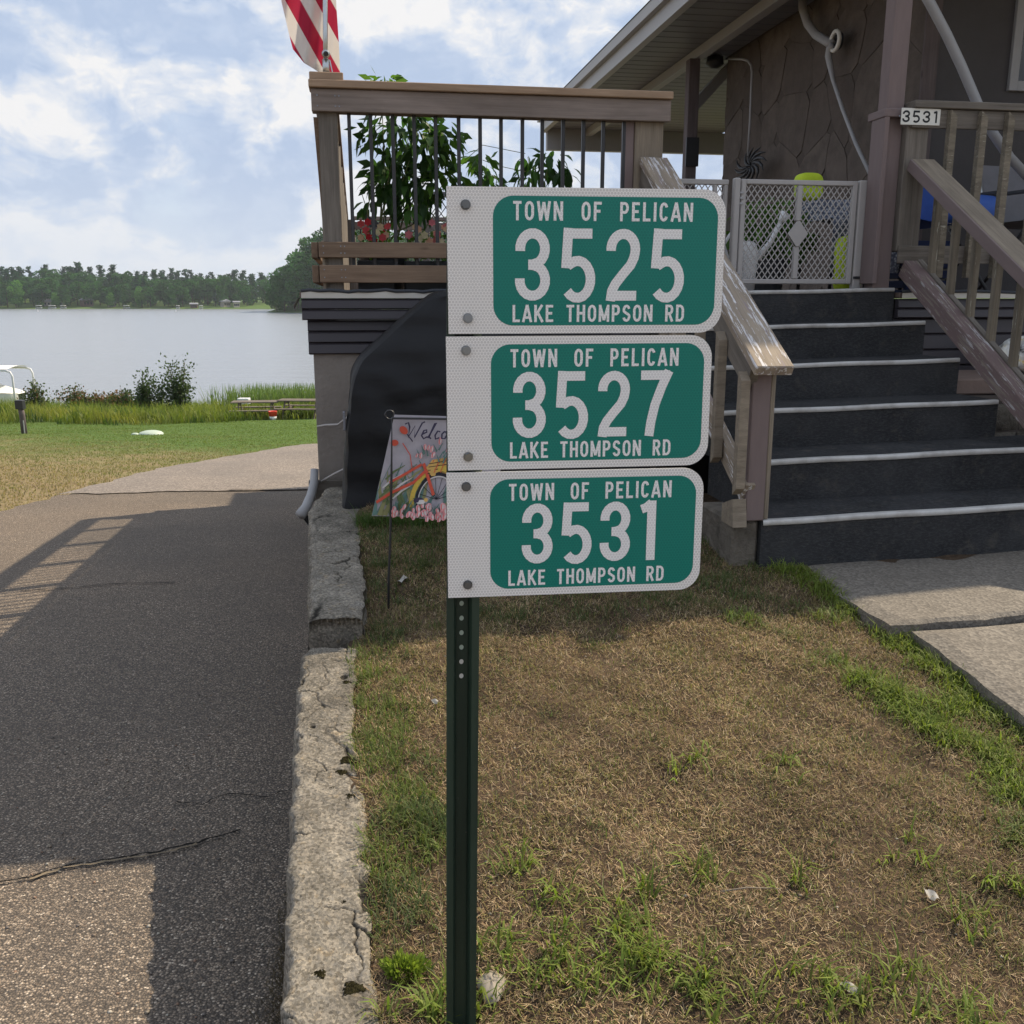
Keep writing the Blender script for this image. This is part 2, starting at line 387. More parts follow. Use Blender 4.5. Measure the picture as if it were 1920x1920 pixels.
def _curb(q, b):
    p = q.obj(); cr = q.attr('col', 'Color'); n = q.noise(p, 9, 7, .7); f = q.noise(p, 70, 5, .7); l = q.noise(p, 24, 5, .65)
    c = q.ramp(n, [(.28, (.12, .11, .094)), (.5, (.21, .192, .162)), (.72, (.315, .288, .243))])
    c = q.mix(q.map(f, .45, .7, 0, .5), c, (.20, .18, .15)); c = q.mix(q.map(l, .60, .68, 0, .55), c, (.30, .235, .15))
    c = q.mix(q.map(q.noise(p, 5, 5, .6), .60, .7, 0, .5), c, (.20, .20, .20))
    c = q.mix(1, c, cr, 'MULTIPLY')
    q.put(b.inputs['Base Color'], c); agg = q.voro(p, 160, out='Color'); sa_ = q.new('ShaderNodeSeparateColor'); q.l.new(agg, sa_.inputs[0]); c2 = q.mix(1, c, q.ramp(sa_.outputs[0], [(0, (.62, .6, .57)), (.5, (1, 1, 1)), (1, (1.5, 1.45, 1.4))]), 'MULTIPLY'); q.put(b.inputs['Base Color'], c2)
    q.put(b.inputs['Normal'], q.bump(q.math('ADD', q.math('ADD', f, n), q.math('MULTIPLY', sa_.outputs[0], .5)), .7, .006))
mat('curb_concrete', _curb, .9, .2)
def _soilground(q, b):
    p = q.pos(); n = q.noise(p, 5, 6, .65); f = q.noise(p, 60, 5, .7); k = q.noise(p, 220, 3, .7)
    c = q.ramp(n, [(.3, (.050, .037, .026)), (.55, (.115, .081, .055)), (.75, (.20, .142, .096))])
    c = q.mix(q.map(f, .4, .65, 0, .6), c, (.04, .028, .02)); c = q.mix(q.map(k, .62, .7, 0, .5), c, (.30, .24, .17))
    q.put(b.inputs['Base Color'], c); q.put(b.inputs['Normal'], q.bump(q.math('ADD', f, q.math('MULTIPLY', k, .5)), .9, .012))
mat('lawn_soil', _soilground, .95, .1)
def _fieldgrass(q, b):
    p = q.pos(); n = q.noise(p, .16, 5, .6); m = q.noise(p, 1.3, 6, .65); f = q.noise(q.vmath('MULTIPLY', p, (9, 5, 9)), 1., 6, .75)
    sp = q.new('ShaderNodeSeparateXYZ'); q.l.new(p, sp.inputs[0])
    gr = q.ramp(f, [(.3, (.045, .085, .018)), (.7, (.115, .185, .04))]); dr = q.ramp(f, [(.3, (.15, .115, .06)), (.7, (.30, .235, .135))])
    wet = q.map(q.math('ADD', sp.outputs[1], q.math('MULTIPLY', sp.outputs[0], .62)), 10.5, 22.5, 0, .62)
    k = q.math('ADD', wet, q.math('ADD', q.math('MULTIPLY', n, .5), q.math('MULTIPLY', m, .55)))
    c = q.mix(q.map(k, .52, 1.0, 0, 1, True), dr, gr)
    q.put(b.inputs['Base Color'], c); q.put(b.inputs['Normal'], q.bump(f, .6, .05))
mat('field_grass', _fieldgrass, .9, .15)
def _water(q, b):
    p = q.pos(); w1 = q.noise(q.vmath('MULTIPLY', p, (.5, 1.6, 1)), 1., 5, .65); w2 = q.noise(q.vmath('MULTIPLY', p, (.04, .22, 1)), 1., 3, .6)
    b.inputs['Base Color'].default_value = (.24, .265, .30, 1); b.inputs['Roughness'].default_value = .22; b.inputs['IOR'].default_value = 1.33
    q.put(b.inputs['Normal'], q.bump(q.math('ADD', w1, q.math('MULTIPLY', w2, 3.)), .7, .13))
mat('water', _water, .2, .5)
def leafmat(name, trans=.35, rough=.55, spec=.25):
    m = bpy.data.materials.new(name); m.use_nodes = True; q = NT(m.node_tree); b = m.node_tree.nodes['Principled BSDF']; out = m.node_tree.nodes['Material Output']
    c = q.attr('col', 'Color'); r = q.rnd(); c = q.mix(q.math('MULTIPLY', r, .35), c, q.mix(1, c, (.72, .88, .7, 1), 'MULTIPLY'))
    q.put(b.inputs['Base Color'], c); b.inputs['Roughness'].default_value = rough; b.inputs['Specular IOR Level'].default_value = spec
    tr = q.new('ShaderNodeBsdfTranslucent'); q.put(tr.inputs[0], q.mix(1, c, (1.25, 1.35, .75, 1), 'MULTIPLY')); mx = q.new('ShaderNodeMixShader'); mx.inputs[0].default_value = trans
    q.l.new(b.outputs[0], mx.inputs[1]); q.l.new(tr.outputs[0], mx.inputs[2]); q.l.new(mx.outputs[0], out.inputs[0]); M[name] = m
leafmat('leaf', .4); leafmat('blade', .38, .6); leafmat('straw', .18, .8, .15); leafmat('far_leaf', .22, .8, .1); leafmat('petal', .4, .6)
def hexpat(q, g, k):
    tot = None
    for an in (0, 60, 120):
        a = rad(an + 90); v = q.vmath('DOT_PRODUCT', g, (k * math.cos(a), k * math.sin(a), 0), out=1); c = q.math('COSINE', v); tot = c if tot is None else q.math('ADD', tot, c)
    return tot
def sheeting(name, base, line, cell):
    def fn(q, b):
        g = q.attr('gc'); h = hexpat(q, g, 2 * math.pi / .0044); e = q.map(h, -1.35, -.2, 1, 0)
        n = q.noise(g, 14, 5, .6); st = q.noise(q.vmath('MULTIPLY', g, (40, 3, 1)), 1., 4, .6)
        c = q.mix(e, cell, line); c = q.mix(q.map(n, .45, .75, 0, .12), c, base)
        c = q.mix(q.map(st, .5, .8, 0, .10), c, tuple(x * .75 for x in base))
        q.put(b.inputs['Base Color'], c); b.inputs['Coat Weight'].default_value = .12; b.inputs['Coat Roughness'].default_value = .12
    mat(name, fn, .45, .28)
sheeting('sheeting_white', (.76, .74, .71), (.95, .93, .90), (.68, .66, .64))
sheeting('sheeting_green', (.004, .180, .142), (.008, .225, .178), (.004, .185, .146))
sheeting('sheeting_letter', (.82, .82, .81), (.95, .95, .94), (.77, .76, .76))
def _post(q, b):
    g = q.obj(); n = q.noise(q.vmath('MULTIPLY', g, (30, 30, 3)), 1., 6, .65); c = q.ramp(n, [(.3, (.012, .026, .017)), (.7, (.028, .052, .034))])
    c = q.mix(q.map(q.noise(g, 60, 4, .7), .68, .74), c, (.10, .10, .09)); q.put(b.inputs['Base Color'], c)
mat('post_green', _post, .5, .45)
def _cover(q, b):
    p = q.obj(); n = q.noise(p, 3.2, 5, .6); q.put(b.inputs['Base Color'], q.mix(n, (.007, .0072, .0085), (.013, .0135, .016)))
    q.put(b.inputs['Normal'], q.bump(q.math('ADD', q.noise(q.vmath('MULTIPLY', p, (2, 2, 4)), 1.3, 3, .45), q.math('MULTIPLY', q.noise(p, 300, 2, .5), .03)), .35, .05))
mat('grill_cover', _cover, .6, .3)
def _flag(q, b):
    g = q.attr('gc'); sp = q.new('ShaderNodeSeparateXYZ'); q.l.new(g, sp.inputs[0])
    f = q.math('FRACT', q.math('MULTIPLY', sp.outputs[0], .5)); k = q.map(f, .485, .515)
    c = q.mix(k, (.42, .028, .065), (.74, .70, .66)); cn = q.math('MULTIPLY', q.math('LESS_THAN', sp.outputs[1], .0), 1.); c = q.mix(cn, c, (.02, .03, .12))
    q.put(b.inputs['Base Color'], c)
    tr = q.new('ShaderNodeBsdfTranslucent'); q.put(tr.inputs[0], c); mx = q.new('ShaderNodeMixShader'); mx.inputs[0].default_value = .45
    out = q.n['Material Output']; q.l.new(b.outputs[0], mx.inputs[1]); q.l.new(tr.outputs[0], mx.inputs[2]); q.l.new(mx.outputs[0], out.inputs[0])
mat('flag_cloth', _flag, .8, .2)
def _speck(q, b):
    p = q.obj(); k = q.voro(p, 55); c = q.ramp(k, [(.22, (.42, .44, .48)), (.42, (.17, .19, .24)), (.7, (.09, .10, .14))]); q.put(b.inputs['Base Color'], c)
mat('speckled_cloth', _speck, .8, .2)
def _bag(q, b):
    p = q.obj(); n = q.noise(p, 9, 4, .6); c = q.ramp(n, [(.36, (.05, .055, .05)), (.46, (.62, .63, .62)), (.58, (.70, .68, .60)), (.64, (.65, .48, .08))]); q.put(b.inputs['Base Color'], c)
    q.put(b.inputs['Normal'], q.bump(q.noise(p, 22, 4, .6), .8, .03))
mat('bag_plastic', _bag, .3, .5)
def _moss(q, b):
    p = q.pos(); n = q.noise(p, 120, 4, .7); q.put(b.inputs['Base Color'], q.ramp(n, [(.3, (.012, .010, .006)), (.7, (.055, .05, .022))])); q.put(b.inputs['Normal'], q.bump(n, 1, .01))
mat('moss', _moss, .95, .1)
for nm, c in dict(print_sky=(.42, .40, .45), print_red=(.62, .11, .07), print_yellow=(.62, .45, .09), print_dark=(.03, .03, .04), print_green=(.14, .19, .09), print_teal=(.13, .23, .21), print_pink=(.74, .36, .40), print_tan=(.62, .40, .13), print_white=(.62, .60, .60), print_ink=(.05, .045, .085), print_olive=(.28, .28, .14)).items():
    plain(nm, c, .75, .2, .22, 25)
exec_parts = True

# ================================================================== THE SETTING
def sn(x, y, k=1.0, o=0.0):                             # cheap smooth noise, about -1..1
    return (np.sin(1.7 * k * x + 2.3 * k * y + o) + np.sin(-2.9 * k * x + 1.3 * k * y + 2 * o + 1) + np.sin(4.1 * k * x + 3.7 * k * y + 3 * o) * .6 + np.sin(6.3 * k * y - 5.2 * k * x + o) * .4) / 3.0
def grid_np(xs, ys, zf):
    X, Y = np.meshgrid(xs, ys); Z = zf(X, Y); n = len(xs); Vv = np.stack([X, Y, Z], -1).reshape(-1, 3)
    i, j = np.meshgrid(np.arange(n - 1), np.arange(len(ys) - 1)); a = (j * n + i).ravel()
    return Vv, np.stack([a, a + 1, a + n + 1, a + n], -1)
# ground: one sheet down to and under the lake
xs = np.concatenate([np.linspace(-1500, -60, 16), np.linspace(-55, 30, 86), np.linspace(40, 1500, 16)])
ys = np.concatenate([np.linspace(-300, -6, 8), np.linspace(-4, 62, 133), np.linspace(66, 430, 10)])
def ground_z(x, y):
    z = np.where(y < 0, 0.0, -ROAD_S * y); z = np.maximum(z, -6.5) + .05 * sn(x, y, .35) * np.clip((y - 6) / 10, 0, 1)
    return z - .03
Vv, Q = grid_np(xs, ys, ground_z); mesh_np('ground', Vv, Q, 'field_grass', kind='structure', smooth=True)
# lake
mb = MB(); mb.add([(-1500, 44, -4.62), (1500, 44, -4.62), (1500, 1400, -4.62), (-1500, 1400, -4.62)], [[0, 1, 2, 3]]); mb.build('lake', 'water', kind='structure')
# far shore, rising behind the water, with the wooded point on the right
xs = np.linspace(-1400, 1000, 161); ys = np.concatenate([np.linspace(380, 640, 66), np.linspace(650, 1300, 22)])
def shore_y(x): return np.interp(x, [-1400, -420, -330, -160, -128, -112, -60, 60, 1000], [640, 606, 596, 592, 560, 440, 405, 380, 350]) + 5 * np.sin(x * .045)
def far_z(x, y):
    dd = y - shore_y(x); hill = np.interp(x, [-1400, -330, -250, -170, -110, -70, 200], [9, 8, 5, 4, 7, 12, 14])
    return np.where(dd < 0, -4.62 + np.maximum(dd, -20) * .12, -4.62 + np.minimum(dd, 6) * .16 + hill * (1 - np.exp(-np.maximum(dd - 8, 0) / 70)))
Vv, Q = grid_np(xs, ys, far_z); mesh_np('far_shore', Vv, Q, 'field_grass', kind='structure', smooth=True)

# ---- kerb line between the drive and the lawn
LOW = [((535, 1900), (693, 1900)), ((545, 1600), (688, 1650)), ((552, 1450), (668, 1450)), ((560, 1300), (655, 1300)), ((568, 1238), (660, 1238))]
lo_out = np.array([on_lawn(*a)[:2] for a, b in LOW]); lo_in = np.array([on_lawn(*b)[:2] for a, b in LOW])
def kx(pts, y):
    y0, y1 = pts[0][1], pts[1][1]; k = (pts[1][0] - pts[0][0]) / (y1 - y0)
    return np.where(y < y0, pts[0][0] + k * (y - y0), np.interp(y, pts[:, 1], pts[:, 0]))
UPZ0 = .415
up_fl = atz(583, 1153, UPZ0); up_fr = atz(685, 1150, UPZ0); up_bl = atz(581, 952, .475); up_br = atz(672, 975, .475)
up_out = np.array([up_fl[:2], up_bl[:2]]); up_in = np.array([up_fr[:2], up_br[:2]])
def kerb_out(y): return np.where(y < up_fl[1], kx(lo_out, y), kx(up_out, y))
def kerb_in(y): return np.where(y < up_fl[1], kx(lo_in, y), kx(up_in, y))

# ---- driveway in two lifts of asphalt that meet at a ragged seam
SEAM = lambda x: 12.2 + .36 * (x + 6.2) * .9 + .06 * np.sin(x * 5) + .04 * np.sin(x * 13 + 1)
def side_x(y): return np.where(y < 4.9, kerb_out(y) + .03, -1.04 - .162 * (y - 4.9))
def left_x(y): return np.interp(y, [-6, 7, 9.5, 10.92, 13, 16.05, 19.5, 22.8, 26, 30, 36], [-13, -7.6, -6.5, -6.05, -5.95, -6.05, -5.6, -4.79, -3.2, 0, 6]) + .04 * np.sin(y * 7) + .03 * np.sin(y * 17)
def strip(name, ya, yb, n, m, mt, dz, seam=None):
    Vs = []
    for j in range(n):
        for i in range(m):
            u = i / (m - 1); y = ya + (yb - ya) * j / (n - 1); xl = float(left_x(y)); xr = float(side_x(y)) if y < 16 else float(np.interp(y, [16, 17, 36], [-2.8, 3, 9])); x = xl + (xr - xl) * u
            if seam == 'far' and j == 0: y = float(SEAM(x)); 
            if seam == 'near' and j == n - 1: y = float(SEAM(x)) - .012
            Vs.append((x, y, float(road_z(x, y)) + dz + .006 * float(sn(x, y, 1.1)) + float(.05 * sn(x, y, .35) * np.clip((y - 6) / 10, 0, 1)) * 1.0))
    a = np.array([j * m + i for j in range(n - 1) for i in range(m - 1)])
    return mesh_np(name, np.array(Vs), np.stack([a, a + 1, a + m + 1, a + m], -1), mt, kind='structure', smooth=True)
plain('asphalt_smooth', (.135, .12, .112), .85, .3, .22, 60, .5, 120)
def _asf(q, b):
    p = q.pos(); c1 = q.voro(p, 55, out='Color'); sx = q.new('ShaderNodeSeparateColor'); q.l.new(c1, sx.inputs[0])
    c = q.ramp(sx.outputs[0], [(0, (.135, .116, .10)), (.7, (.225, .19, .162)), (1, (.38, .33, .285))]); c = q.mix(q.map(q.noise(p, .7, 4, .6), .35, .7, 0, .4), c, (.12, .11, .105)); q.put(b.inputs['Base Color'], c)
mat('asphalt_smooth', _asf, .85, .3)
drive = strip('driveway', -5, 12.5, 90, 30, 'asphalt', 0.0, 'near')
strip('road', 12.5, 34, 70, 24, 'asphalt_smooth', 0.012, 'far')
plain('crack_dark', (.012, .011, .010), .95, .1)
plain('crack_sand', (.20, .16, .11), .95, .1)
def crack(pts, w, mt, nm):
    mb = MB(); P = []
    for (a, b) in zip(pts[:-1], pts[1:]):
        for k in range(7): P.append(np.array(a) + (np.array(b) - np.array(a)) * k / 7)
    P.append(np.array(pts[-1])); vs = []
    for i, p in enumerate(P):
        tg = P[min(i + 1, len(P) - 1)] - P[max(i - 1, 0)]; nn = np.array([-tg[1], tg[0]]) / (np.linalg.norm(tg) + 1e-9); j = random.uniform(-.006, .006); ww = w * random.uniform(.3, 1.3)
        for sg in (-1, 1):
            q = p + nn * (j + sg * ww / 2); vs.append((q[0], q[1], float(road_z(*q)) + .010 + .006 * float(sn(q[0], q[1], 1.1))))
    mb.add(vs, [[2 * i, 2 * i + 1, 2 * i + 3, 2 * i + 2] for i in range(len(P) - 1)]); return mb.build(nm, mt, drive)
cp = [on_road(*q)[:2] for q in [(-40, 1662), (60, 1648), (130, 1625), (230, 1612), (300, 1600), (372, 1584), (450, 1560)]]
crack(cp, .011, 'crack_dark', 'crack'); crack([p - np.array([0, .012]) for p in cp[1:6]], .012, 'crack_sand', 'sand_line')
crack([on_road(*q)[:2] for q in [(560, 1480), (500, 1500), (430, 1492), (380, 1512), (330, 1508)]], .006, 'crack_dark', 'crack')
crack([on_road(*q)[:2] for q in [(40, 1110), (150, 1103), (210, 1097), (330, 1093)]], .016, 'crack_dark', 'crack')

# ---- kerb blocks: top surface with real cracks and spalls
def kerb_block(name, outf, inf, ztop, y0, y1, ny, nx, nseed, label, front_only=False, crackw=.0052):
    yy = np.linspace(y0, y1, ny); uu = np.linspace(0, 1, nx); UU, YY = np.meshgrid(uu, yy); xo = outf(YY) + .006 * np.sin(YY * 31) + .004 * np.sin(YY * 83); xi = inf(YY) + .007 * np.sin(YY * 9 + 1) + .004 * np.sin(YY * 29) + .002 * np.sin(YY * 71); XX = xo + (xi - xo) * UU
    rg = np.random.default_rng(nseed); w = .22; sd = np.stack([rg.uniform(-.05, w + .05, nseed), rg.uniform(y0, y1, nseed)], -1)
    PX = (XX - xo) + .007 * np.sin(YY * 37 + XX * 20) + .004 * np.sin(YY * 90 + XX * 61) + .002 * np.sin(YY * 230); PY = YY + .007 * np.sin(XX * 45 + YY * 9) + .004 * np.sin(XX * 110) + .002 * np.sin(XX * 260)
    D = np.sqrt((PX[..., None] - sd[:, 0]) ** 2 + (PY[..., None] - sd[:, 1]) ** 2); D.sort(-1); e = D[..., 1] - D[..., 0]
    keep = np.clip(sn(XX, YY, 5.0, 2.1) * 1.6 + .55, 0, 1)
    cr = np.clip(1 - e / crackw, 0, 1) * keep; Z = ztop(YY) + .0035 * sn(XX, YY, 9) + .002 * sn(XX, YY, 31, 1) + .0009 * rg.standard_normal(XX.shape) - .009 * cr
    for k in range(max(2, nseed // 9)):                 # spalled hollows
        c = (rg.uniform(.3, 1), rg.uniform(y0, y1)); rr = rg.uniform(.008, .022); q = np.exp(-(((UU - c[0]) * .2) ** 2 + (YY - c[1]) ** 2) / rr ** 2); Z -= .012 * q; cr = np.maximum(cr, .75 * (q > .45))
    edge = np.minimum(UU * .2, (1 - UU) * .2); Z -= .012 * np.exp(-edge / .008) ; Z -= .012 * np.exp(-(YY - y0) / .012) * 1.0
    col = (1 - .86 * np.clip(cr * 1.3, 0, 1))[..., None] * np.ones(3); col *= (1 - .42 * np.clip(sn(XX, YY, 2.3, .7) + .3 * sn(XX, YY, 14, 2), 0, 1))[..., None]
    Vt = np.stack([XX, YY, Z], -1).reshape(-1, 3); a = (np.arange(ny - 1)[:, None] * nx + np.arange(nx - 1)).ravel(); Q = [np.stack([a, a + 1, a + nx + 1, a + nx], -1)]
    cols = [col.reshape(-1, 3)]; Vs = [Vt]
    def skirt(ids, depth, push):
        n0 = sum(len(v) for v in Vs); top = Vt[ids]; n = len(ids); rows = 7; new = []
        for r_ in range(1, rows): 
            p = top.copy(); p[:, 2] -= depth * r_ / (rows - 1); p[:, :2] += push * (.35 + .3 * np.sin(p[:, 1:2] * 40 + r_)) ; p[:, 0] += .006 * np.sin(p[:, 1] * 60 + r_ * 2); new.append(p)
        Vs.append(np.concatenate(new)); cols.append(np.full((len(new) * n, 3), .8)); idx = [np.array(ids)] + [n0 + k * n + np.arange(n) for k in range(rows - 1)]
        for A, B in zip(idx[:-1], idx[1:]): Q.append(np.stack([A[:-1], A[1:], B[1:], B[:-1]], -1))
    rows = np.arange(ny) * nx
    skirt(rows, .75, np.array([-.012, 0])); skirt((rows + nx - 1), .22, np.array([.01, 0])); skirt(np.arange(nx), .24, np.array([0, -.012]))
    o = mesh_np(name, np.concatenate(Vs), np.concatenate(Q), 'curb_concrete', np.concatenate(cols), smooth=False, tag=(label, 'kerb'))
    return o
kerb_block('concrete_kerb', lambda y: kx(lo_out, y), lambda y: kx(lo_in, y) + .01, lambda y: lawn_z(0, y) + .012, .5, 3.06, 900, 64, 58, 'low cracked concrete kerb edging the drive beside the sign post')
kerb_block('concrete_kerb', lambda y: kx(up_out, y), lambda y: kx(up_in, y), lambda y: UPZ0 + (.475 - UPZ0) * (y - up_fl[1]) / (up_bl[1] - up_fl[1]), float(up_fl[1]), 5.1, 300, 36, 7, 'raised grey kerb block ending below the stucco corner wall', crackw=.007)

# ---- front lawn, slabs
ys = np.concatenate([np.linspace(-2, 1.2, 12), np.linspace(1.24, 4.9, 150)]); nu = 150; Vs = []
for y in ys:
    x0 = float(kerb_in(y)) - .035; xx = x0 + (np.linspace(0, 1, nu) ** 1.3) * (7.5 - x0); z = np.clip(lawn_z(xx, y), 0, 9) + .012 * sn(xx, y, 3.1) + .007 * sn(xx, y, 9.7, 2) - .012 * np.exp(-(xx - x0) / .03)
    rel = np.stack([xx - OH[0], np.full(nu, y - OH[1])], -1); ss_ = rel @ U[:2]; t2_ = rel @ V[:2]; z = np.where((ss_ > 1.28) & (t2_ < -2.40) & (t2_ > -4.5), np.minimum(z, .342 + .018 * ss_ + .095 * (t2_ + 2.455)), z)
    Vs.append(np.stack([xx, np.full(nu, y), z], -1))
a = (np.arange(len(ys) - 1)[:, None] * nu + np.arange(nu - 1)).ravel(); mesh_np('lawn', np.concatenate(Vs), np.stack([a, a + 1, a + nu + 1, a + nu], -1), 'lawn_soil', kind='structure', smooth=True)
def lawn_h(x, y): return np.clip(lawn_z(x, y), 0, 9) + .012 * sn(x, y, 3.1) + .007 * sn(x, y, 9.7, 2)
def slab(name, s0, s1, t0, t1, z0, z1, tilt, ts=0.0):
    def f(u, v):
        s = s0 + (s1 - s0) * u; tt = t0 + (t1 - t0) * v; e = min(v, 1 - v) * (t1 - t0); e2 = min(u, 1 - u) * (s1 - s0); rag = .006 * math.sin(s * 23) + .003 * math.sin(s * 51)
        return H(s + (.004 * math.sin(tt * 31) if u < .02 else 0), tt + (rag if v < .02 else 0), z1 + tilt * s + ts * (tt - t1) + .003 * math.sin(s * 7 + tt * 5) - .012 * math.exp(-min(e, e2) / .008))
    mb = MB().grid(f, 90, 40); n = 90; fr = [i for i in range(n)]; base = len(mb.v)
    dn = [(mb.v[i][0], mb.v[i][1], z0) for i in fr]; mb.add(dn, []); mb.f += [(i, base + i, base + i + 1, i + 1) for i in range(n - 1)]
    base = len(mb.v); lf = [j * n for j in range(40)]; mb.add([(mb.v[i][0], mb.v[i][1], z0) for i in lf], []); mb.f += [(lf[j + 1], base + j + 1, base + j, lf[j]) for j in range(39)]
    return mb.build(name, 'concrete_slab', smooth=False, kind='structure')
T1 = -5 * .3448                                         # plane of the lowest nosing
SL0 = h_t(1655, 1183, -2.43)
slab('front_slab', 1.22, 6.5, -2.43, T1 + .06, .1, .375, .021)
slab('path_slab', 1.29, 6.5, -4.4, -2.455, .0, .362, .018, .095)

# ================================================================== THE HOUSE
# -- lowest storey under the deck: stucco wall with dark lap siding above it
DECK = 1.535
fw = thing('deck_wall', H(-.8, 0, .4), 'grey stucco wall with dark lap siding carrying the deck', 'wall')
MB().hbox(-.815, 1.15, .03, 7.15, -1.6, 1.23).build('stucco_wall', 'stucco', fw)
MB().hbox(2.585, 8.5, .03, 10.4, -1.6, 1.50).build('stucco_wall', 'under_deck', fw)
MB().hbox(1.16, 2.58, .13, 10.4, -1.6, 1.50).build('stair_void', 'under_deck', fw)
def siding(s0, s1, tfront, z0, z1, n, side=None):
    hgt = (z1 - z0) / n
    for k in range(n):
        a = z0 + k * hgt
        def fr(p, q, dpt): return H(dpt, p, q)
        prof = [(tfront - .002, a), (tfront - .012, a + .006), (tfront - .004, a + hgt - .012), (tfront + .004, a + hgt - .002), (tfront + .03, a + hgt - .002), (tfront + .03, a)]
        MB().prism(prof, fr, s0, s1).build('siding_board', 'dark_siding', fw, recalc=True)
siding(-.838, 1.13, .012, 1.205, 1.388, 3); siding(-.862, 1.13, -.035, 1.388, 1.502, 2)
siding(2.584, 8.5, .012, .55, 1.388, 9); siding(2.584, 8.5, -.02, 1.388, 1.502, 2)
MB().hbox(-.862, -.83, .0, 7.2, 1.39, 1.50).build('side_fascia', 'dark_siding', fw); MB().hbox(-.836, -.812, .05, 7.2, 1.20, 1.387).build('side_fascia', 'dark_siding', fw)
def flashing(s0, s1):
    mb = MB().grid(lambda u, v: H(s0 + (s1 - s0) * u, -.047 - .004 * v, 1.503 + .034 * v + .004 * math.sin(u * 40) * v), 40, 3); mb.build('flashing', 'white_flashing', fw)
    MB().tube([H(s0 + (s1 - s0) * i / 40, -.05 + .004 * math.sin(i * 1.7), 1.541 + .003 * math.sin(i * .9) + .003 * math.sin(i * 2.3)) for i in range(41)], .010, 6).build('membrane_edge', 'rubber_edge', fw, smooth=True)
flashing(-.862, 1.13); flashing(2.59, 8.5)
MB().add([H(-.875, -.06, 1.505), H(-.875, .10, 1.505), H(-.91, .08, 1.44), H(-.905, -.05, 1.465)], [[0, 1, 2, 3]]).build('loose_flashing', 'white_flashing', fw)
MB().hbox(-.87, 1.13, -.045, 7.25, 1.505, DECK).build('deck_floor', 'deck_floor', fw); MB().hbox(1.135, 2.585, .10, 10.5, 1.505, DECK).build('deck_floor', 'deck_floor', fw); MB().hbox(2.59, 8.5, -.02, 10.5, 1.505, DECK).build('deck_floor', 'deck_floor', fw)
bw = MB().hbox(-.87, -.42, -.045, -.005, .40, .515, .004); b_ = bw.build('skirting_plank', 'wood_grey', base=H(-.6, -.02, .40), tag=('short weathered grey plank at the foot of the stucco wall', 'plank'))
# bent drain pipe at the corner
pp = [atd(590, 880, 5.15), atd(589, 905, 5.12), atd(583, 930, 5.08), atd(574, 952, 5.02), atd(563, 966, 4.97)]
dp = thing('drain_pipe', pp[-1] - np.array([0, 0, .05]), 'short bent grey pipe poking from the stucco wall corner', 'pipe')
MB().tube(pp, [.022, .024, .026, .028, .030], 12).build('pipe', 'pipe_grey', dp, smooth=True)
MB().bar(pp[-1] + np.array([.02, .02, -.01]), atd(584, 985, 5.02), .012, .03).build('strap', 'black_metal', dp)

# -- deck railing at the front
rl = thing('deck_railing', H(.2, 0, DECK), 'brown timber deck railing with slim black balusters', 'railing')
R0, R1 = -.775, 1.145
MB().hbox(R0, R1, -.075, .075, 2.545, 2.583, .004).build('top_cap', 'wood_rail_cap', rl)
MB().hbox(R0 + .01, R1 - .005, -.052, -.014, 2.435, 2.543, .003).build('top_rail', 'wood_rail', rl)
MB().hbox(R0 + .01, R1 - .005, .03, .066, 2.44, 2.543, .003).build('top_rail', 'wood_rail', rl)
MB().hbox(-.735, -.638, -.012, .088, DECK, 2.54, .004).build('post', 'wood_grey', rl)
MB().hbox(-.77, -.60, -.055, .095, 2.584, 2.622, .004).build('post_cap', 'wood_rail_cap', rl)
# board leaning in behind the corner post
pc = [(R0 + .012, 2.43), (R0 + .06, 2.43), (-.70, 1.80), (-.735, 1.80), (-.745, 2.05)]
MB().prism(pc, lambda a, b, dd: H(a, dd, b), .092, .125).build('brace_board', 'wood_board', rl, recalc=True)
MB().hbox(.955, 1.115, -.010, .11, DECK, 2.44, .004).build('post', 'wood_grey_light', rl); MB().hbox(.905, .953, .0, .09, DECK, 2.44, .003).build('post', 'wood_mauve', rl)
px_b = [655, 697, 738, 778, 818, 861, 901, 940, 980, 1017, 1056, 1094, 1131, 1170]
for i, x in enumerate(px_b):
    s, z = h_t(x + (2 if i == 0 else 0), 300, 0.0)
    MB().hbox(s - .0095, s + .0095, .002, .021, DECK + .05, 2.50, .002).build('baluster', 'black_metal', rl)
for za, zb in ((1.712, 1.792), (1.583, 1.674)):
    MB().hbox(-.76, 1.10, -.052, -.014, za, zb, .003).build('lower_board', 'wood_board', rl)
for s in (-.745, .2, 1.0): MB().hbox(s, s + .035, -.012, .0, DECK, 1.80).build('cleat', 'wood_grey_light', rl)
for s in (-.735, -.645, -.625):
    for z in (1.735, 1.77, 1.61, 1.65, 2.46, 2.51): MB().tube([H(s, -.0525, z), H(s, -.055, z)], .0035, 8).build('screw', 'bolt_zinc', rl)
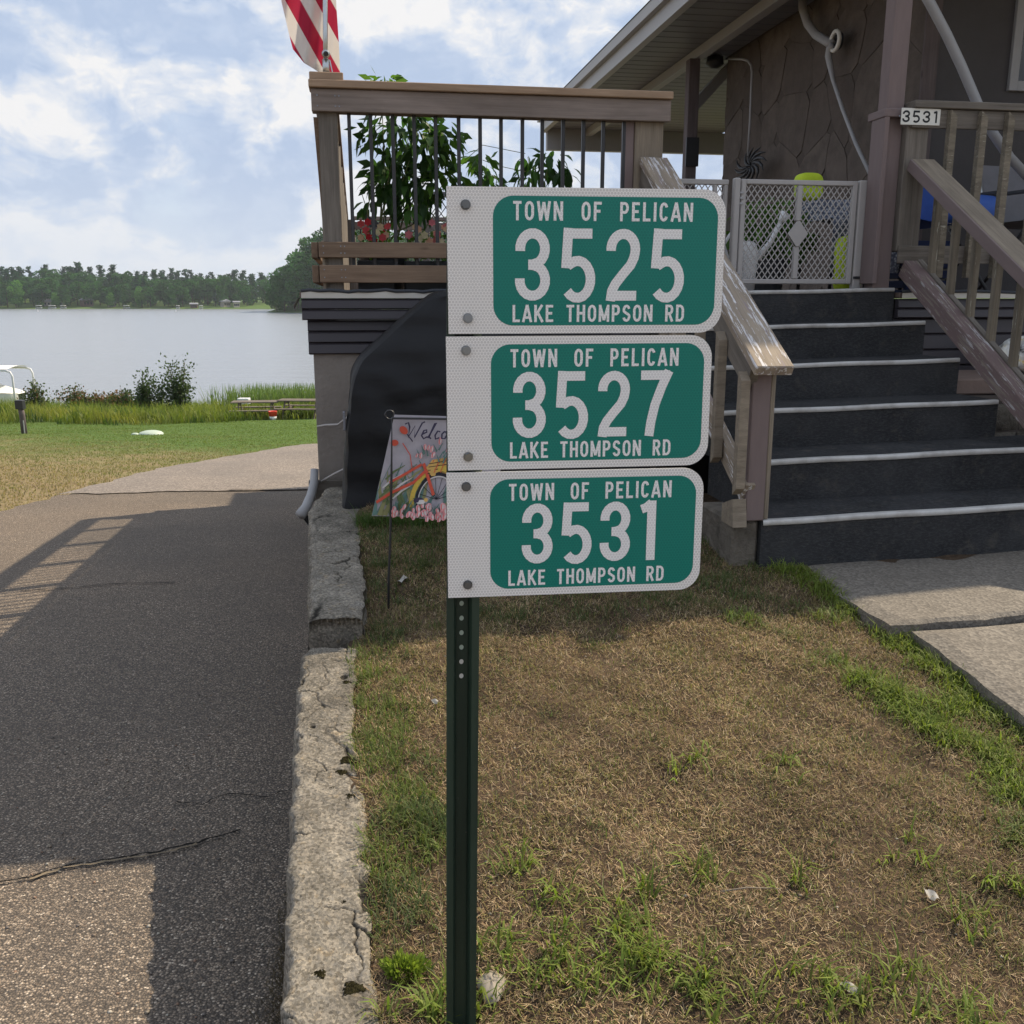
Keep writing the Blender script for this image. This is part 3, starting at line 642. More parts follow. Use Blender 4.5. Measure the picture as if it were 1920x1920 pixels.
# far side railings of the deck
def far_rail(p0, p1, label, nb=9, zt=2.52):
    p0 = np.array(p0); p1 = np.array(p1); o = thing('deck_railing', (p0 + p1) / 2 * (1, 1, 0) + (0, 0, DECK), label, 'railing')
    up = np.array([0, 0, 1.]); MB().bar(p0 + up * (zt - DECK), p1 + up * (zt - DECK), .12, .04).build('top_cap', 'wood_rail', o); MB().bar(p0 + up * (zt - .09 - DECK), p1 + up * (zt - .09 - DECK), .04, .09).build('top_rail', 'wood_rail', o)
    MB().bar(p0 + up * .12, p1 + up * .12, .04, .09).build('bottom_rail', 'wood_rail', o)
    for k in range(nb):
        q = p0 + (p1 - p0) * k / (nb - 1)
        if k % 8 == 0: MB().bar(q, q + up * (zt - .02 - DECK), .09, .09, (0, 1, 0)).build('post', 'wood_grey', o)
        else: MB().bar(q + up * .12, q + up * (zt - .1 - DECK), .02, .02, (0, 1, 0)).build('baluster', 'black_metal', o)
for za, zb in ((1.712, 1.792), (1.583, 1.674)): MB().hbox(-.80, -.765, .0, 7.15, za, zb, .003).build('lower_board', 'wood_board', rl)
far_rail(H(-.69, .18, DECK), H(-.69, 7.15, DECK), 'long side railing of the deck running back above the drive', 57, 2.48)
far_rail(H(-.6, 7.18, DECK), H(2.2, 7.18, DECK), 'far end railing of the deck above the lake', 25, 2.48)

# -- stairs
st = thing('front_steps', H(1.8, T1, .38), 'carpeted dark grey front steps with white nosing strips', 'steps')
SS0, SS1, RISE, RUN, TILT, N1Z = 1.08, 2.575, .185, .3448, .021, .581
def stz(i, s): return N1Z + i * RISE + TILT * s
for i in range(6):
    tn = T1 + i * RUN; a = SS0 if i else 1.048; b = SS1 if i > 1 else (3.4 if i == 0 else 2.9)
    tb = tn + RUN + .03 if i < 5 else .12; zb = .15 if i == 0 else 0
    def fr(p, q, dd): return H(p, dd, q)
    poly = [(a, stz(i, a) - (RISE + .03 if i else .36)), (b, stz(i, b) - (RISE + .03 if i else .36)), (b, stz(i, b)), (a, stz(i, a))]
    so = MB().prism(poly, fr, tn + .012, tb).build('step', 'carpet', st, recalc=True)
    def ns(u, v, i=i, a=a, b=b, tn=tn):
        s = a + .004 + (b - a - .008) * u; dt, dz = [(.034, .0015), (.004, .0035), (-.004, .001), (-.0055, -.005), (-.0055, -.0175), (-.001, -.0195), (.010, -.0195)][round(v * 6)]
        return H(s, tn + .010 + dt, stz(i, s) + dz + .0015 * math.sin(s * 9 + i))
    MB().grid(ns, 30, 7).build('nosing', 'nosing_vinyl', so, smooth=True)
MB().hbox(.93, 1.045, T1 + .03, T1 + .42, .25, .602, .012).build('step_cheek', 'stone_block', st)
# -- left stair rail
ls = thing('stair_railing', H(1.0, T1, .5), 'weathered left handrail of the steps with peeling white paint', 'railing')
P0 = H(1.055, -.03, 2.235); P1 = H(1.020, T1 - .085, 1.225)
up_n = np.cross(U, (P1 - P0) / np.linalg.norm(P1 - P0)); up_n = up_n if up_n[2] > 0 else -up_n
MB().bar(P0, P1, .155, .042, up_n, .004).build('handrail', 'wood_peeling', ls)
dn = np.array([0, 0, -.09])
MB().bar(P0 + dn + U * -.05, P1 + dn * 1.0 + U * -.05 + (P0 - P1) * .05, .04, .10, up_n).build('under_rail', 'wood_grey', ls)
MB().hbox(.975, 1.055, T1 + .01, T1 + .10, .605, 1.21, .004).build('newel', 'wood_mauve', ls)
MB().hbox(1.056, 1.075, T1 + .012, T1 + .10, .61, 1.215, .003).build('newel_trim', 'wood_grey_light', ls)
def zrail(tt): return 2.235 + (1.225 - 2.235) * (tt - (-.03)) / (T1 - .085 + .03)
for k, tt in enumerate((T1 + .0, T1 + .26, T1 + .52, T1 + .78, T1 + 1.04, T1 + 1.3)):
    zt = zrail(tt) - .055; zb = zt - (.50 if k == 0 else .56)
    prof = [(tt - .019, zb + .03), (tt + .019, zb), (tt + .019, zt), (tt - .019, zt - .035)]
    MB().prism(prof, lambda p, q, dd: H(dd, p, q), .915, .953).build('baluster', 'wood_grey_light', ls, recalc=True)
MB().bar(H(.985, T1 + .02, .72), H(.975, -.03, 1.70), .045, .09, (0, 0, 1)).build('bottom_rail', 'wood_peeling', ls)
MB().prism([(T1 - .01, .585), (T1 + .12, .585), (T1 + .12, .66), (T1 + .01, .70)], lambda p, q, dd: H(dd, p, q), .915, .974).build('rail_foot', 'wood_grey_light', ls, recalc=True)

# -- porch corner post, newel and right stair rail
pr = thing('porch_railing', H(3.4, 0, DECK), 'weathered porch railing of grey square balusters right of the steps', 'railing')
MB().hbox(2.43, 2.535, .01, .11, 1.56, 4.119, .004).build('mauve_post', 'wood_mauve', pr)
MB().hbox(2.536, 2.672, -.035, .10, 1.77, 2.455, .004).build('newel', 'wood_grey', pr)
MB().hbox(2.405, 2.432, -.03, .12, 1.585, 2.50, .003).build('mauve_trim', 'wood_mauve', pr)
MB().hbox(2.552, 5.6, -.075, .07, 2.545, 2.585, .004).build('top_cap', 'wood_grey', pr); MB().hbox(2.40, 2.551, -.03, .16, 2.50, 2.545, .004).build('corner_cap', 'wood_mauve', pr)
MB().hbox(2.555, 5.6, -.055, -.037, 2.442, 2.543, .003).build('top_rail', 'wood_grey', pr)
MB().hbox(2.54, 5.6, -.055, -.037, 1.70, 1.80, .003).build('bottom_rail', 'wood_grey', pr)
for x in (1778, 1835, 1885, 1942, 1998, 2055, 2110, 2165, 2220):
    s, z = h_t(x, 300, -.075); prof = [(s - .02, 1.62), (s + .02, 1.62), (s + .02, 2.50), (s - .02, 2.535)]
    MB().prism(prof, lambda p, q, dd: H(p, dd, q), -.095, -.0565).build('baluster', 'wood_baluster_mossy', pr, recalc=True)
pl = thing('number_plaque', H(2.63, -.058, 2.47), 'small white house number plaque reading 3531 on the porch railing', 'plaque')
sa, za = h_t(1690, 218, -.06); sb, zb = h_t(1763, 218, -.06)
MB().hbox(sa, sb, -.0615, -.0555, 2.455, 2.543, .001).build('plate', 'plaque_white', pl)

rs = thing('stair_railing', H(2.65, T1, .4), 'right handrail of the steps in flaking mauve paint', 'railing')
A0 = H(2.63, -.06, 2.255); A1 = H(2.63, -1.95, 1.10)
upr = np.cross(U, (A1 - A0) / np.linalg.norm(A1 - A0)); upr = upr if upr[2] > 0 else -upr
MB().bar(A0, A1, .14, .045, upr, .004).build('handrail', 'wood_grey_light', rs); MB().bar(A0 - U * .075 - (0, 0, .012), A1 - U * .075 - (0, 0, .012), .012, .062, upr).build('handrail_edge', 'wood_mauve', rs)
B0 = H(2.62, -.03, 1.675); B1 = H(2.62, -1.95, .50)
MB().bar(B0, B1, .085, .10, upr, .004).build('bottom_rail', 'wood_mauve_peeling', rs); MB().bar(B0 + U * .062 + (0, 0, .045), B1 + U * .062 + (0, 0, .045), .032, .032, upr).build('bottom_rail_cap', 'wood_grey', rs)
def zr(p0, p1, tt, t0=-.06, t1=-1.95): return p0[2] + (p1[2] - p0[2]) * (tt - t0) / (t1 - t0)
for k in range(9):
    tt = -.17 - k * .195; z1_ = zr(A0, A1, tt) - .03; z0_ = zr(B0, B1, tt) + .0
    MB().bar(H(2.685, tt, z0_), H(2.685, tt, z1_), .036, .036, V).build('baluster', 'wood_baluster_mossy', rs)
MB().hbox(2.60, 2.70, -2.05, -1.95, .3, 1.12, .004).build('newel', 'wood_grey', rs)

# -- stone cheek wall right of the steps
cw = thing('stone_cheek_wall', H(3.0, -.4, .4), 'low rough stone wall beside the steps behind the right handrail', 'wall')
MB().hbox(2.62, 4.6, -.86, .02, .2, .985).build('mortar_core', 'mortar', cw)
MB().hbox(2.60, 4.62, -.60, .025, .99, 1.075, .008).build('cap', 'stone_cap', cw)
z = .40; row = 0
while z < .96:
    hh = random.choice((.13, .15, .17)); s = 2.605
    while s < 4.5:
        ww = random.uniform(.16, .34)
        def st_f(u, v, s=s, ww=ww, z=z, hh=hh):
            a = max(abs(u - .5), abs(v - .5)) * 2; k = .028 * (1 - a ** 4); return H(s + ww * u * .95, -.865 - k - .006 * math.sin(u * 9 + s * 30 + v * 7), z + hh * v * .92)
        MB().grid(st_f, 7, 6).build('stone', 'stone_block', cw, smooth=True); s += ww
    tt = -.86
    while tt < -.05:
        ww = random.uniform(.18, .32)
        def sf(u, v, tt=tt, ww=ww, z=z, hh=hh):
            a = max(abs(u - .5), abs(v - .5)) * 2; k = .022 * (1 - a ** 4); return H(2.617 - k, tt + ww * u * .95, z + hh * v * .92)
        MB().grid(sf, 6, 6).build('stone', 'stone_block', cw, smooth=True); tt += ww
    z += hh; row += 1

# -- house walls
WS, WT0, WT1, SOF = 3.6, 1.61, 5.6, 4.12
hw = thing('house', H(5.5, 4, DECK), 'lake house with flagstone side wall, dark front wall and wide soffit', 'house')
MB().hbox(WS + .03, 9.5, WT0 + .03, WT1, DECK, SOF + .2).build('wall', 'mortar', hw)
MB().hbox(WS + .02, 9.5, WT0 + .004, WT0 + .028, DECK, SOF + .1).build('front_wall', 'house_wall_dark', hw)
MB().hbox(WS - .02, WS + .10, WT0 - .015, WT0 + .003, DECK, SOF).build('corner_trim', 'wood_fascia', hw)
# flagstones: irregular cells, each its own piece
rg = np.random.default_rng(5); NT_, NZ_ = 8, 6; gx = np.zeros((NT_ + 1, NZ_ + 1, 2))
for i in range(NT_ + 1):
    for j in range(NZ_ + 1):
        gx[i, j] = (WT0 + (WT1 - WT0) * i / NT_ + (0 if i in (0, NT_) else rg.uniform(-.15, .15)), DECK + (SOF - DECK) * (j + (.45 * (i % 2) if 0 < j < NZ_ else 0)) / NZ_ + (0 if j in (0, NZ_) else rg.uniform(-.12, .12)))
for i in range(NT_):
    for j in range(NZ_):
        P = np.array([gx[i, j], gx[i + 1, j], gx[i + 1, j + 1], gx[i, j + 1]]); c = P.mean(0); P = c + (P - c) * .985; pts = []
        for k in range(4):
            a, b = P[k], P[(k + 1) % 4]; pts += [a * .85 + b * .15, (a + b) / 2 + rg.uniform(-.012, .012, 2)] + [a * .15 + b * .85]
        dpt = rg.uniform(.003, .010)
        MB().prism(pts, lambda p, q, dd: H(dd, p, q), WS + .031, WS + .03 - dpt).build('flagstone', 'flagstone', hw, recalc=True)
# window on the front wall
wn = MB(); s0w, z0w = h_t(1890, 170, WT0 - .02)
for (a, b, c_, d_) in ((s0w, s0w + .07, z0w, 3.9), (s0w + .07, s0w + .95, z0w, z0w + .07), (s0w + .95, s0w + 1.02, z0w, 3.9), (s0w + .07, s0w + .95, 3.83, 3.9)): wn.hbox(a, b, WT0 - .03, WT0 + .003, c_, d_, .003)
wo = wn.build('window_frame', 'pipe_grey', hw); MB().hbox(s0w + .07, s0w + .95, WT0 - .006, WT0 + .002, z0w + .07, 3.83).build('window_pane', 'window_glass', wo)
# roof: soffit of narrow panels, beam, fascia, far end
ES = 2.40; RT0, RT1 = -.14, 10.4
k = 0; tt = RT0
while tt < RT1:
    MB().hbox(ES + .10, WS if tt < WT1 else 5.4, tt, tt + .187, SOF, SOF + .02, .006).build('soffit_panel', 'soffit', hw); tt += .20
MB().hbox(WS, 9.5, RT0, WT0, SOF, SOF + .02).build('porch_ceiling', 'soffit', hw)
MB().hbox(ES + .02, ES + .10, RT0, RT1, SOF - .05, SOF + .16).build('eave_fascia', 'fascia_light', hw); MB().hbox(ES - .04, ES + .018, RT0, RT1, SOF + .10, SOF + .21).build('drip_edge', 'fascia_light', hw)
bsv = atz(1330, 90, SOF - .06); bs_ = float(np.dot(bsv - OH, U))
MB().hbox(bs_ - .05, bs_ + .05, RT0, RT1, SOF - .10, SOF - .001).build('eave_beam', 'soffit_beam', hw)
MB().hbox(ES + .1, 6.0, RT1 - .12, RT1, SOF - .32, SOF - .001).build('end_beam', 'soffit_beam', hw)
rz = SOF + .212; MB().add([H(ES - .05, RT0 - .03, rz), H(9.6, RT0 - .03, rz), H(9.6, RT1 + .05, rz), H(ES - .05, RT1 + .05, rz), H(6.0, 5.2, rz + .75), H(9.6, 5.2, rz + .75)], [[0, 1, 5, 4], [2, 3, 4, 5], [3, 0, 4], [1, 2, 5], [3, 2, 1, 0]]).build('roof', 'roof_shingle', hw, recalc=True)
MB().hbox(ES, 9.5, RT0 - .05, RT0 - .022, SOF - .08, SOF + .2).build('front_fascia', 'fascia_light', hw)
MB().hbox(1.62, ES - .06, RT0, 1.5, SOF, SOF + .03).build('added_shade_soffit', 'soffit', hw); MB().hbox(1.60, ES - .06, RT0 - .04, 1.54, SOF + .035, SOF + .22).build('added_shade_roof', 'roof_shingle', hw)  # unseen roof piece with soffit, added to carry the eave shadow further across the drive
# posts under the beam
def hs(px, py, z): p = atz(px, py, z) - OH; return float(np.dot(p, U)), float(np.dot(p, V))
s_, t_ = hs(1300, 112, SOF - .10)
pz = thing('porch_post', H(s_, t_, DECK), 'slim brown porch post with a black box under the soffit', 'post')
MB().hbox(s_ - .06, s_ + .06, t_ - .06, t_ + .06, DECK, SOF - .1, .004).build('shaft', 'wood_fascia', pz)
zb_ = atd(1290, 285, H(s_, t_, 0)[1])[2]; MB().hbox(s_ - .07, s_ + .075, t_ - .085, t_ - .061, zb_ - .16, zb_ + .14).build('bracket_box', 'black_metal', pz)
# diagonal brace at the back
MB().bar(H(s_ + .1, t_ + .3, SOF - .55), H(3.7, t_ + .4, SOF - .06), .05, .11).build('brace', 'soffit_beam', pz)

# ================================================================== ADDRESS SIGNS
def arc(cx, cy, rx, ry, a0, a1, n=14): return [(cx + rx * math.cos(rad(a0 + (a1 - a0) * i / n)), cy + ry * math.sin(rad(a0 + (a1 - a0) * i / n))) for i in range(n + 1)]
h = .075
GL = {  # centre lines in a box of height 1: (width, strokes)
 '3': (.50, [arc(.25, .715, .172, .21, 188, -62) + [(.25, .502), (.19, .502)], [(.19, .498), (.25, .498)] + arc(.25, .285, .178, .21, 62, -188)]),
 '5': (.50, [[(.445, .925), (.085, .925)], [(.112, 1.0), (.082, .455)], [(.105, .487)] + arc(.245, .30, .185, .255, 122, -140)]),
 '2': (.50, [arc(.25, .715, .172, .21, 186, -12) + [(.405, .60), (.36, .50), (.25, .37), (.15, .24), (.10, .14), (.082, .0)], [(.04, .075), (.45, .075)]]),
 '7': (.48, [[(.02, .925), (.46, .925)], [(.445, .99), (.34, .75), (.245, .48), (.19, .22), (.165, .0)]]),
 '1': (.30, [[(.21, 0), (.21, 1)], [(.04, .86), (.12, .89), (.21, .965)]]),
 'T': (.50, [[(0, .92), (.5, .92)], [(.25, 0), (.25, .9)]]), 'O': (.54, [[(.08, .35), (.08, .65)] + arc(.27, .65, .19, .27, 180, 0) + arc(.27, .35, .19, .27, 0, -180)]),
 'W': (.78, [[(.05, 1), (.20, 0)], [(.20, 0), (.39, .95)], [(.39, .95), (.58, 0)], [(.58, 0), (.73, 1)]]), 'N': (.56, [[(.08, 0), (.08, 1)], [(.48, 0), (.48, 1)], [(.08, .98), (.48, .02)]]),
 'F': (.48, [[(.08, 0), (.08, 1)], [(.08, .92), (.47, .92)], [(.08, .51), (.40, .51)]]), 'P': (.52, [[(.08, 0), (.08, 1)], [(.08, .92), (.26, .92)] + arc(.28, .69, .16, .23, 90, -90) + [(.08, .46)]]),
 'E': (.48, [[(.08, 0), (.08, 1)], [(.08, .92), (.47, .92)], [(.08, .51), (.41, .51)], [(.08, .08), (.48, .08)]]), 'L': (.46, [[(.08, 0), (.08, 1)], [(.08, .08), (.46, .08)]]),
 'I': (.16, [[(.08, 0), (.08, 1)]]), 'C': (.52, [arc(.26, .65, .18, .27, 20, 180) + arc(.26, .35, .18, .27, 180, 340)]), 'A': (.58, [[(.04, 0), (.29, 1)], [(.29, 1), (.54, 0)], [(.13, .27), (.45, .27)]]),
 'K': (.56, [[(.08, 0), (.08, 1)], [(.08, .36), (.50, 1)], [(.22, .54), (.53, 0)]]), 'H': (.54, [[(.08, 0), (.08, 1)], [(.46, 0), (.46, 1)], [(.08, .51), (.46, .51)]]),
 'M': (.68, [[(.08, 0), (.08, 1)], [(.60, 0), (.60, 1)], [(.08, .96), (.34, .10)], [(.34, .10), (.60, .96)]]), 'S': (.52, [arc(.26, .70, .175, .22, 15, 205, 14) + [(.16, .56), (.36, .44)] + arc(.26, .30, .18, .22, 25, -165, 14)]),
 'R': (.54, [[(.08, 0), (.08, 1)], [(.08, .92), (.26, .92)] + arc(.28, .70, .16, .22, 90, -90) + [(.08, .48)], [(.26, .48), (.48, 0)]]), 'D': (.54, [[(.08, 0), (.08, 1)], [(.08, .92), (.24, .92)] + arc(.24, .66, .21, .26, 90, 0) + arc(.24, .34, .21, .26, 0, -90) + [(.08, .08)]]),
}
LAY = [0]
def ribbon(mb, pts, w, fr):
    """flat stroke with mitred joints and cut ends; each stroke lies a hair above the last"""
    P = [np.array(p, float) for p in pts]; P = [P[0]] + [b for a, b in zip(P[:-1], P[1:]) if np.linalg.norm(b - a) > 1e-5]; n = len(P); vs = []
    LAY[0] = (LAY[0] + 1) % 9; dd = .00005 * LAY[0]
    for i in range(n):
        t0 = (P[i] - P[i - 1]) if i else (P[1] - P[0]); t1 = (P[i + 1] - P[i]) if i < n - 1 else t0
        t0 = t0 / np.linalg.norm(t0); t1 = t1 / np.linalg.norm(t1); m = t0 + t1; m = m / (np.linalg.norm(m) + 1e-9); k = 1 / max(.5, abs(np.dot(m, t0))); nn = np.array([-m[1], m[0]]) * w / 2 * k
        vs += [P[i] + nn, P[i] - nn]
    mb.add([fr(a, b, dd) for a, b in vs], [[2 * i, 2 * i + 1, 2 * i + 3, 2 * i + 2] for i in range(n - 1)], [(a, b, 0) for a, b in vs])
def text_parts(o, nm, txt, x0, x1, y0, hgt, stroke, fr, space=.62, gap=.17):
    ws = [GL[c][0] if c != ' ' else space for c in txt]; tot = sum(ws) + gap * (len(txt) - 1); kx_ = (x1 - x0) / tot; x = x0
    for c, w in zip(txt, ws):
        if c != ' ':
            mb = MB()
            for sk in GL[c][1]: ribbon(mb, [(x + a * kx_, y0 + b * hgt) for a, b in sk], stroke, fr)
            mb.build(nm, 'sheeting_letter', o)
        x += (w + gap) * kx_
SY = .12; SU = np.array([math.cos(SY), math.sin(SY), 0]); SN = np.array([math.sin(SY), -math.cos(SY), 0]); SO = np.array([-.1, 1.5, 0]); 
def roundrect(x0, x1, y0, y1, r, corners=(1, 1, 1, 1), n=10):
    P = []
    for (cx, cy, a, on) in ((x1, y1, 0, corners[0]), (x0, y1, 90, corners[1]), (x0, y0, 180, corners[2]), (x1, y0, 270, corners[3])):
        if not on: P.append((cx, cy)); continue
        ox = cx - r if cx == x1 else cx + r; oy = cy - r if cy == y1 else cy + r
        P += [(ox + r * math.cos(rad(a + 90 * i / n)), oy + r * math.sin(rad(a + 90 * i / n))) for i in range(n + 1)]
    return P
def address_sign(num, zt, zb, s0, w, rot, dep, bolts, label, tx, nx_):
    base = SO + SU * (s0 + w / 2); base[2] = zb; o = thing('address_sign', base, label, 'sign', None); hh = zt - zb; cr, sr = math.cos(rot), math.sin(rot)
    def fr(a, b, dd):                                     # a,b measured from the lower left corner
        x, y = a * cr - b * sr, a * sr + b * cr; p = SO + SU * (s0 + x) + SN * (.0045 + dep + dd); return np.array([p[0], p[1], zb + y])
    mb = MB(); P = roundrect(0, w, 0, hh, .036, (1, 0, 0, 1)); n = len(P)
    mb.add([fr(a, b, 0) for a, b in P] + [fr(a, b, -.0025) for a, b in P], [list(range(n)), [n + i for i in range(n)][::-1]] + [[i, i + n, (i + 1) % n + n, (i + 1) % n] for i in range(n)], [(a, b, 0) for a, b in P] * 2)
    mb.build('plate', 'sheeting_white', o, recalc=False)
    mb = MB(); P = roundrect(.070, w - .0125, .0125, hh - .0125, .031); n = len(P); mb.add([fr(a, b, .0003) for a, b in P], [list(range(n))], [(a, b, 0) for a, b in P]); mb.build('green_panel', 'sheeting_green', o)
    F2 = lambda a, b, dd: fr(a, b, .0006 + dd)
    text_parts(o, 'letter', 'TOWN OF PELICAN', tx[0], tx[1], hh - .0485, .0285, .0043, F2, .72, .20)
    text_parts(o, 'digit', num, nx_[0], nx_[1], nx_[2], nx_[3], .0150, F2, .6, .135)
    text_parts(o, 'letter', 'LAKE THOMPSON RD', tx[0] - .001, tx[1] - .008, .0175, .0265, .0041, F2, .50, .17)
    for (a, b, mt) in bolts:
        bo = MB(); hexa = [(a + .0062 * math.cos(rad(60 * k + 12)), b + .0062 * math.sin(rad(60 * k + 12))) for k in range(6)]; bo.prism(hexa, fr, .0004, .006)
        bo.prism([(a + .0078 * math.cos(rad(20 * k)), b + .0078 * math.sin(rad(20 * k))) for k in range(18)], fr, .0003, .0013); bo.build('bolt', mt, o, recalc=True)
    return o
address_sign('3525', 1.665, 1.4465, .001, .4365, 0.001, .0005, [(.0285, .192, 'bolt_dark'), (.0300, .024, 'bolt_zinc')], 'topmost green address sign numbered 3525 with white lettering', (.101, .383), (.103, .373, .0495, .110))
address_sign('3527', 1.4425, 1.2310, -.003, .4285, .0015, .0000, [(.0310, .190, 'bolt_zinc'), (.0325, .022, 'bolt_zinc')], 'middle green address sign numbered 3527 on the post', (.101, .373), (.104, .362, .0500, .1065))
address_sign('3531', 1.2275, 1.0175, -.006, .4270, -.001, .0004, [(.0315, .187, 'bolt_dark'), (.0325, .022, 'bolt_dark')], 'lowest green address sign numbered 3531 with dull bolts', (.101, .372), (.122, .349, .0545, .102))

# U-channel post with its row of holes
sp = thing('sign_post', (SO + SU * .012) + np.array([0, 0, .1]), 'dark green steel channel post carrying three address signs', 'post')
KP = .93
def post_fr(a, dpt, z): s = .0195 - (1.05 - z) * .0155 + a * KP; p = SO + SU * s + SN * (-.002 - dpt); return np.array([p[0], p[1], z])
prof = [(-.0295, 0), (-.0165, 0), (-.0135, .006), (-.0105, .021), (.0105, .021), (.0135, .006), (.0165, 0), (.0295, 0), (.0295, .003), (.0180, .003), (.0155, .008), (.0125, .0245), (-.0125, .0245), (-.0155, .008), (-.0180, .003), (-.0295, .003)]
mb = MB(); zs = [.0, 1.655]; n = len(prof); mb.add([post_fr(a, b, z) for z in zs for a, b in prof], [[i, (i + 1) % n, n + (i + 1) % n, n + i] for i in range(n)] + [[n + 0, n + 1, n + 2, n + 13, n + 14, n + 15][::-1]]); mb.build('channel', 'post_green', sp, recalc=True)
for k in range(6):
    z = .9985 - k * .0261
    mb = MB(); mb.add([post_fr(-.001 + .0042 * math.cos(rad(20 * i)), .0205, z + .0048 * math.sin(rad(20 * i))) for i in range(18)], [list(range(18))]); mb.build('hole', 'plaque_white' if k in (4, 5) else 'septic_lid', sp)
    mb = MB(); vs = [post_fr(-.001 + r_ * math.cos(rad(20 * i)), .0203, z + r_ * 1.1 * math.sin(rad(20 * i))) for r_ in (.0040, .0056) for i in range(18)]; mb.add(vs, [[i, (i + 1) % 18, 18 + (i + 1) % 18, 18 + i] for i in range(18)]); mb.build('hole_rim', 'post_green', sp)

# plaque digits
x = sa + .006
mbp = MB(); F3 = lambda a, b, dd: H(a, -.0620 - dd, b)
for c, xo in zip('3531', (.004, .066, .128, .192)):
    for sk in GL[c][1]: ribbon(mbp, [(sa + xo + a * .098, 2.468 + b * .062) for a, b in sk], .0105, F3)
mbp.build('numerals', 'ink_black', pl, kind='stuff')
MB().tube([H(sa - .01, -.0565, 2.50), H(sa - .01, -.06, 2.50)], .004, 8).build('screw', 'bolt_zinc', pl)

# ================================================================== GRILL UNDER ITS COVER
g0, gz0 = h_t(645, 970, -.55); gt0, gt1 = -.62, -.10
GP = [(640, 968), (644, 900), (651, 800), (655, 740), (660, 700), (674, 672), (700, 650), (760, 595), (812, 551), (835, 545)]
gp = [h_t(a, b, gt0) for a, b in GP]; gp[0] = (gp[0][0], .462)
right = [(2 * .13 - a, b) for a, b in gp[::-1]]; prof = gp + [(.13 - .18 + .05, gp[-1][1] + .004)] + right
prof = [(p[0], p[1]) for p in prof]
# resample profile
L = np.concatenate([[0], np.cumsum([math.hypot(b[0] - a[0], b[1] - a[1]) for a, b in zip(prof[:-1], prof[1:])])]); m_ = 150
ps = np.interp(np.linspace(0, L[-1], m_), L, [p[0] for p in prof]); pzv = np.interp(np.linspace(0, L[-1], m_), L, [p[1] for p in prof])
for _ in range(3): ps[1:-1] = (ps[:-2] + 2 * ps[1:-1] + ps[2:]) / 4; pzv[1:-1] = (pzv[:-2] + 2 * pzv[1:-1] + pzv[2:]) / 4
cs, cz = .13, .9
def gfn(u, v):
    i = u * (m_ - 1); s = np.interp(i, range(m_), ps); z = np.interp(i, range(m_), pzv)
    tt = gt0 + (gt1 - gt0) * v; e = min(v, 1 - v); k = 1 - .018 * math.exp(-e / .05)
    top = max(0, z - 1.15); w = .007 * math.sin(s * 17 + z * 9 + tt * 8) + .005 * math.sin(z * 31 - tt * 20 + s * 5) + .004 * math.sin(s * 40 + tt * 13)
    s2 = cs + (s - cs) * k + w * .6; z2 = .46 + (z - .46) * (k if z > .6 else 1); ttt = -.36 + (tt + .36) * (1 - .62 * top / .45)
    return H(s2, ttt + w, z2 + w * .5 * (z > .6))
gr = thing('covered_grill', H(.13, -.36, .45), 'barbecue grill under a black fitted cover against the deck', 'grill')
MB().grid(gfn, m_, 26).build('cover', 'grill_cover', gr, smooth=True)
def gface(v, tt):
    mb = MB()
    def f(u, w_):
        # half profile index from the left edge to the right edge at the same height
        i = w_ * (m_ // 2 - 1); sL = np.interp(i, range(m_), ps); z = np.interp(i, range(m_), pzv); p = np.array(gfn(i / (m_ - 1), v)); q = np.array(gfn(1 - i / (m_ - 1), v)); r_ = p + (q - p) * u
        bl = math.sin(math.pi * u) ** .5; wr = .006 * math.sin(r_[2] * 24 + u * 17 + math.sin(u * 9) * 2) * bl * math.sin(u * 5 + r_[2] * 4) + .014 * math.sin(u * 21 + r_[2] * 6) * bl * (1 if r_[2] < 1.05 else .4) + .003 * math.sin(u * 60 + r_[2] * 3) * bl * (r_[2] < .9)
        wr += .012 * math.exp(-((r_[2] - 1.14 + .05 * math.sin(math.pi * min(1, u * 1.7)) - .02 * math.sin(u * 23)) / .018) ** 2) * bl - .010 * math.exp(-((r_[2] - 1.09 + .09 * math.sin(math.pi * min(1, u * 2.3)) - .02 * math.sin(u * 31)) / .02) ** 2) * bl + .017 * abs(math.sin(u * 14 + r_[2] * 2.2 + math.sin(r_[2] * 5))) * bl * (r_[2] < 1.05) * (1.1 - r_[2]) * 1.6 + .006 * math.sin(u * 40 + r_[2] * 25) * bl
        return r_ - V * (.004 * bl + wr) * (1 if v == 0 else -1)
    return mb.grid(f, 60, 60)
gface(0.0, gt0).build('front_panel', 'grill_cover', gr, smooth=True); gface(1.0, gt1).build('back_panel', 'grill_cover', gr, smooth=True)
for k in (0,):
    a = np.array(gfn(.145, .12)); MB().obox(a - U * .01 + (0, 0, .0), [np.array([0, 0, 1.]), V, U], [.045, .03, .006]).build('strap', 'grey_fabric', gr)
# guy cords to the wall
for nm, P in (('upper', [(652, 782, 5.0), (634, 796, 5.08), (610, 797, 5.15), (595, 800, 5.175)]), ('lower', [(648, 878, 4.98), (628, 888, 5.05), (612, 897, 5.12), (603, 903, 5.165)])):
    pts = [atd(*q) for q in P]; MB().tube(pts, .006, 6).build('tie_cord', 'grey_plastic', base=pts[-1], smooth=True, tag=('%s pale cord tied from the grill cover to the stucco wall' % nm, 'cord'))

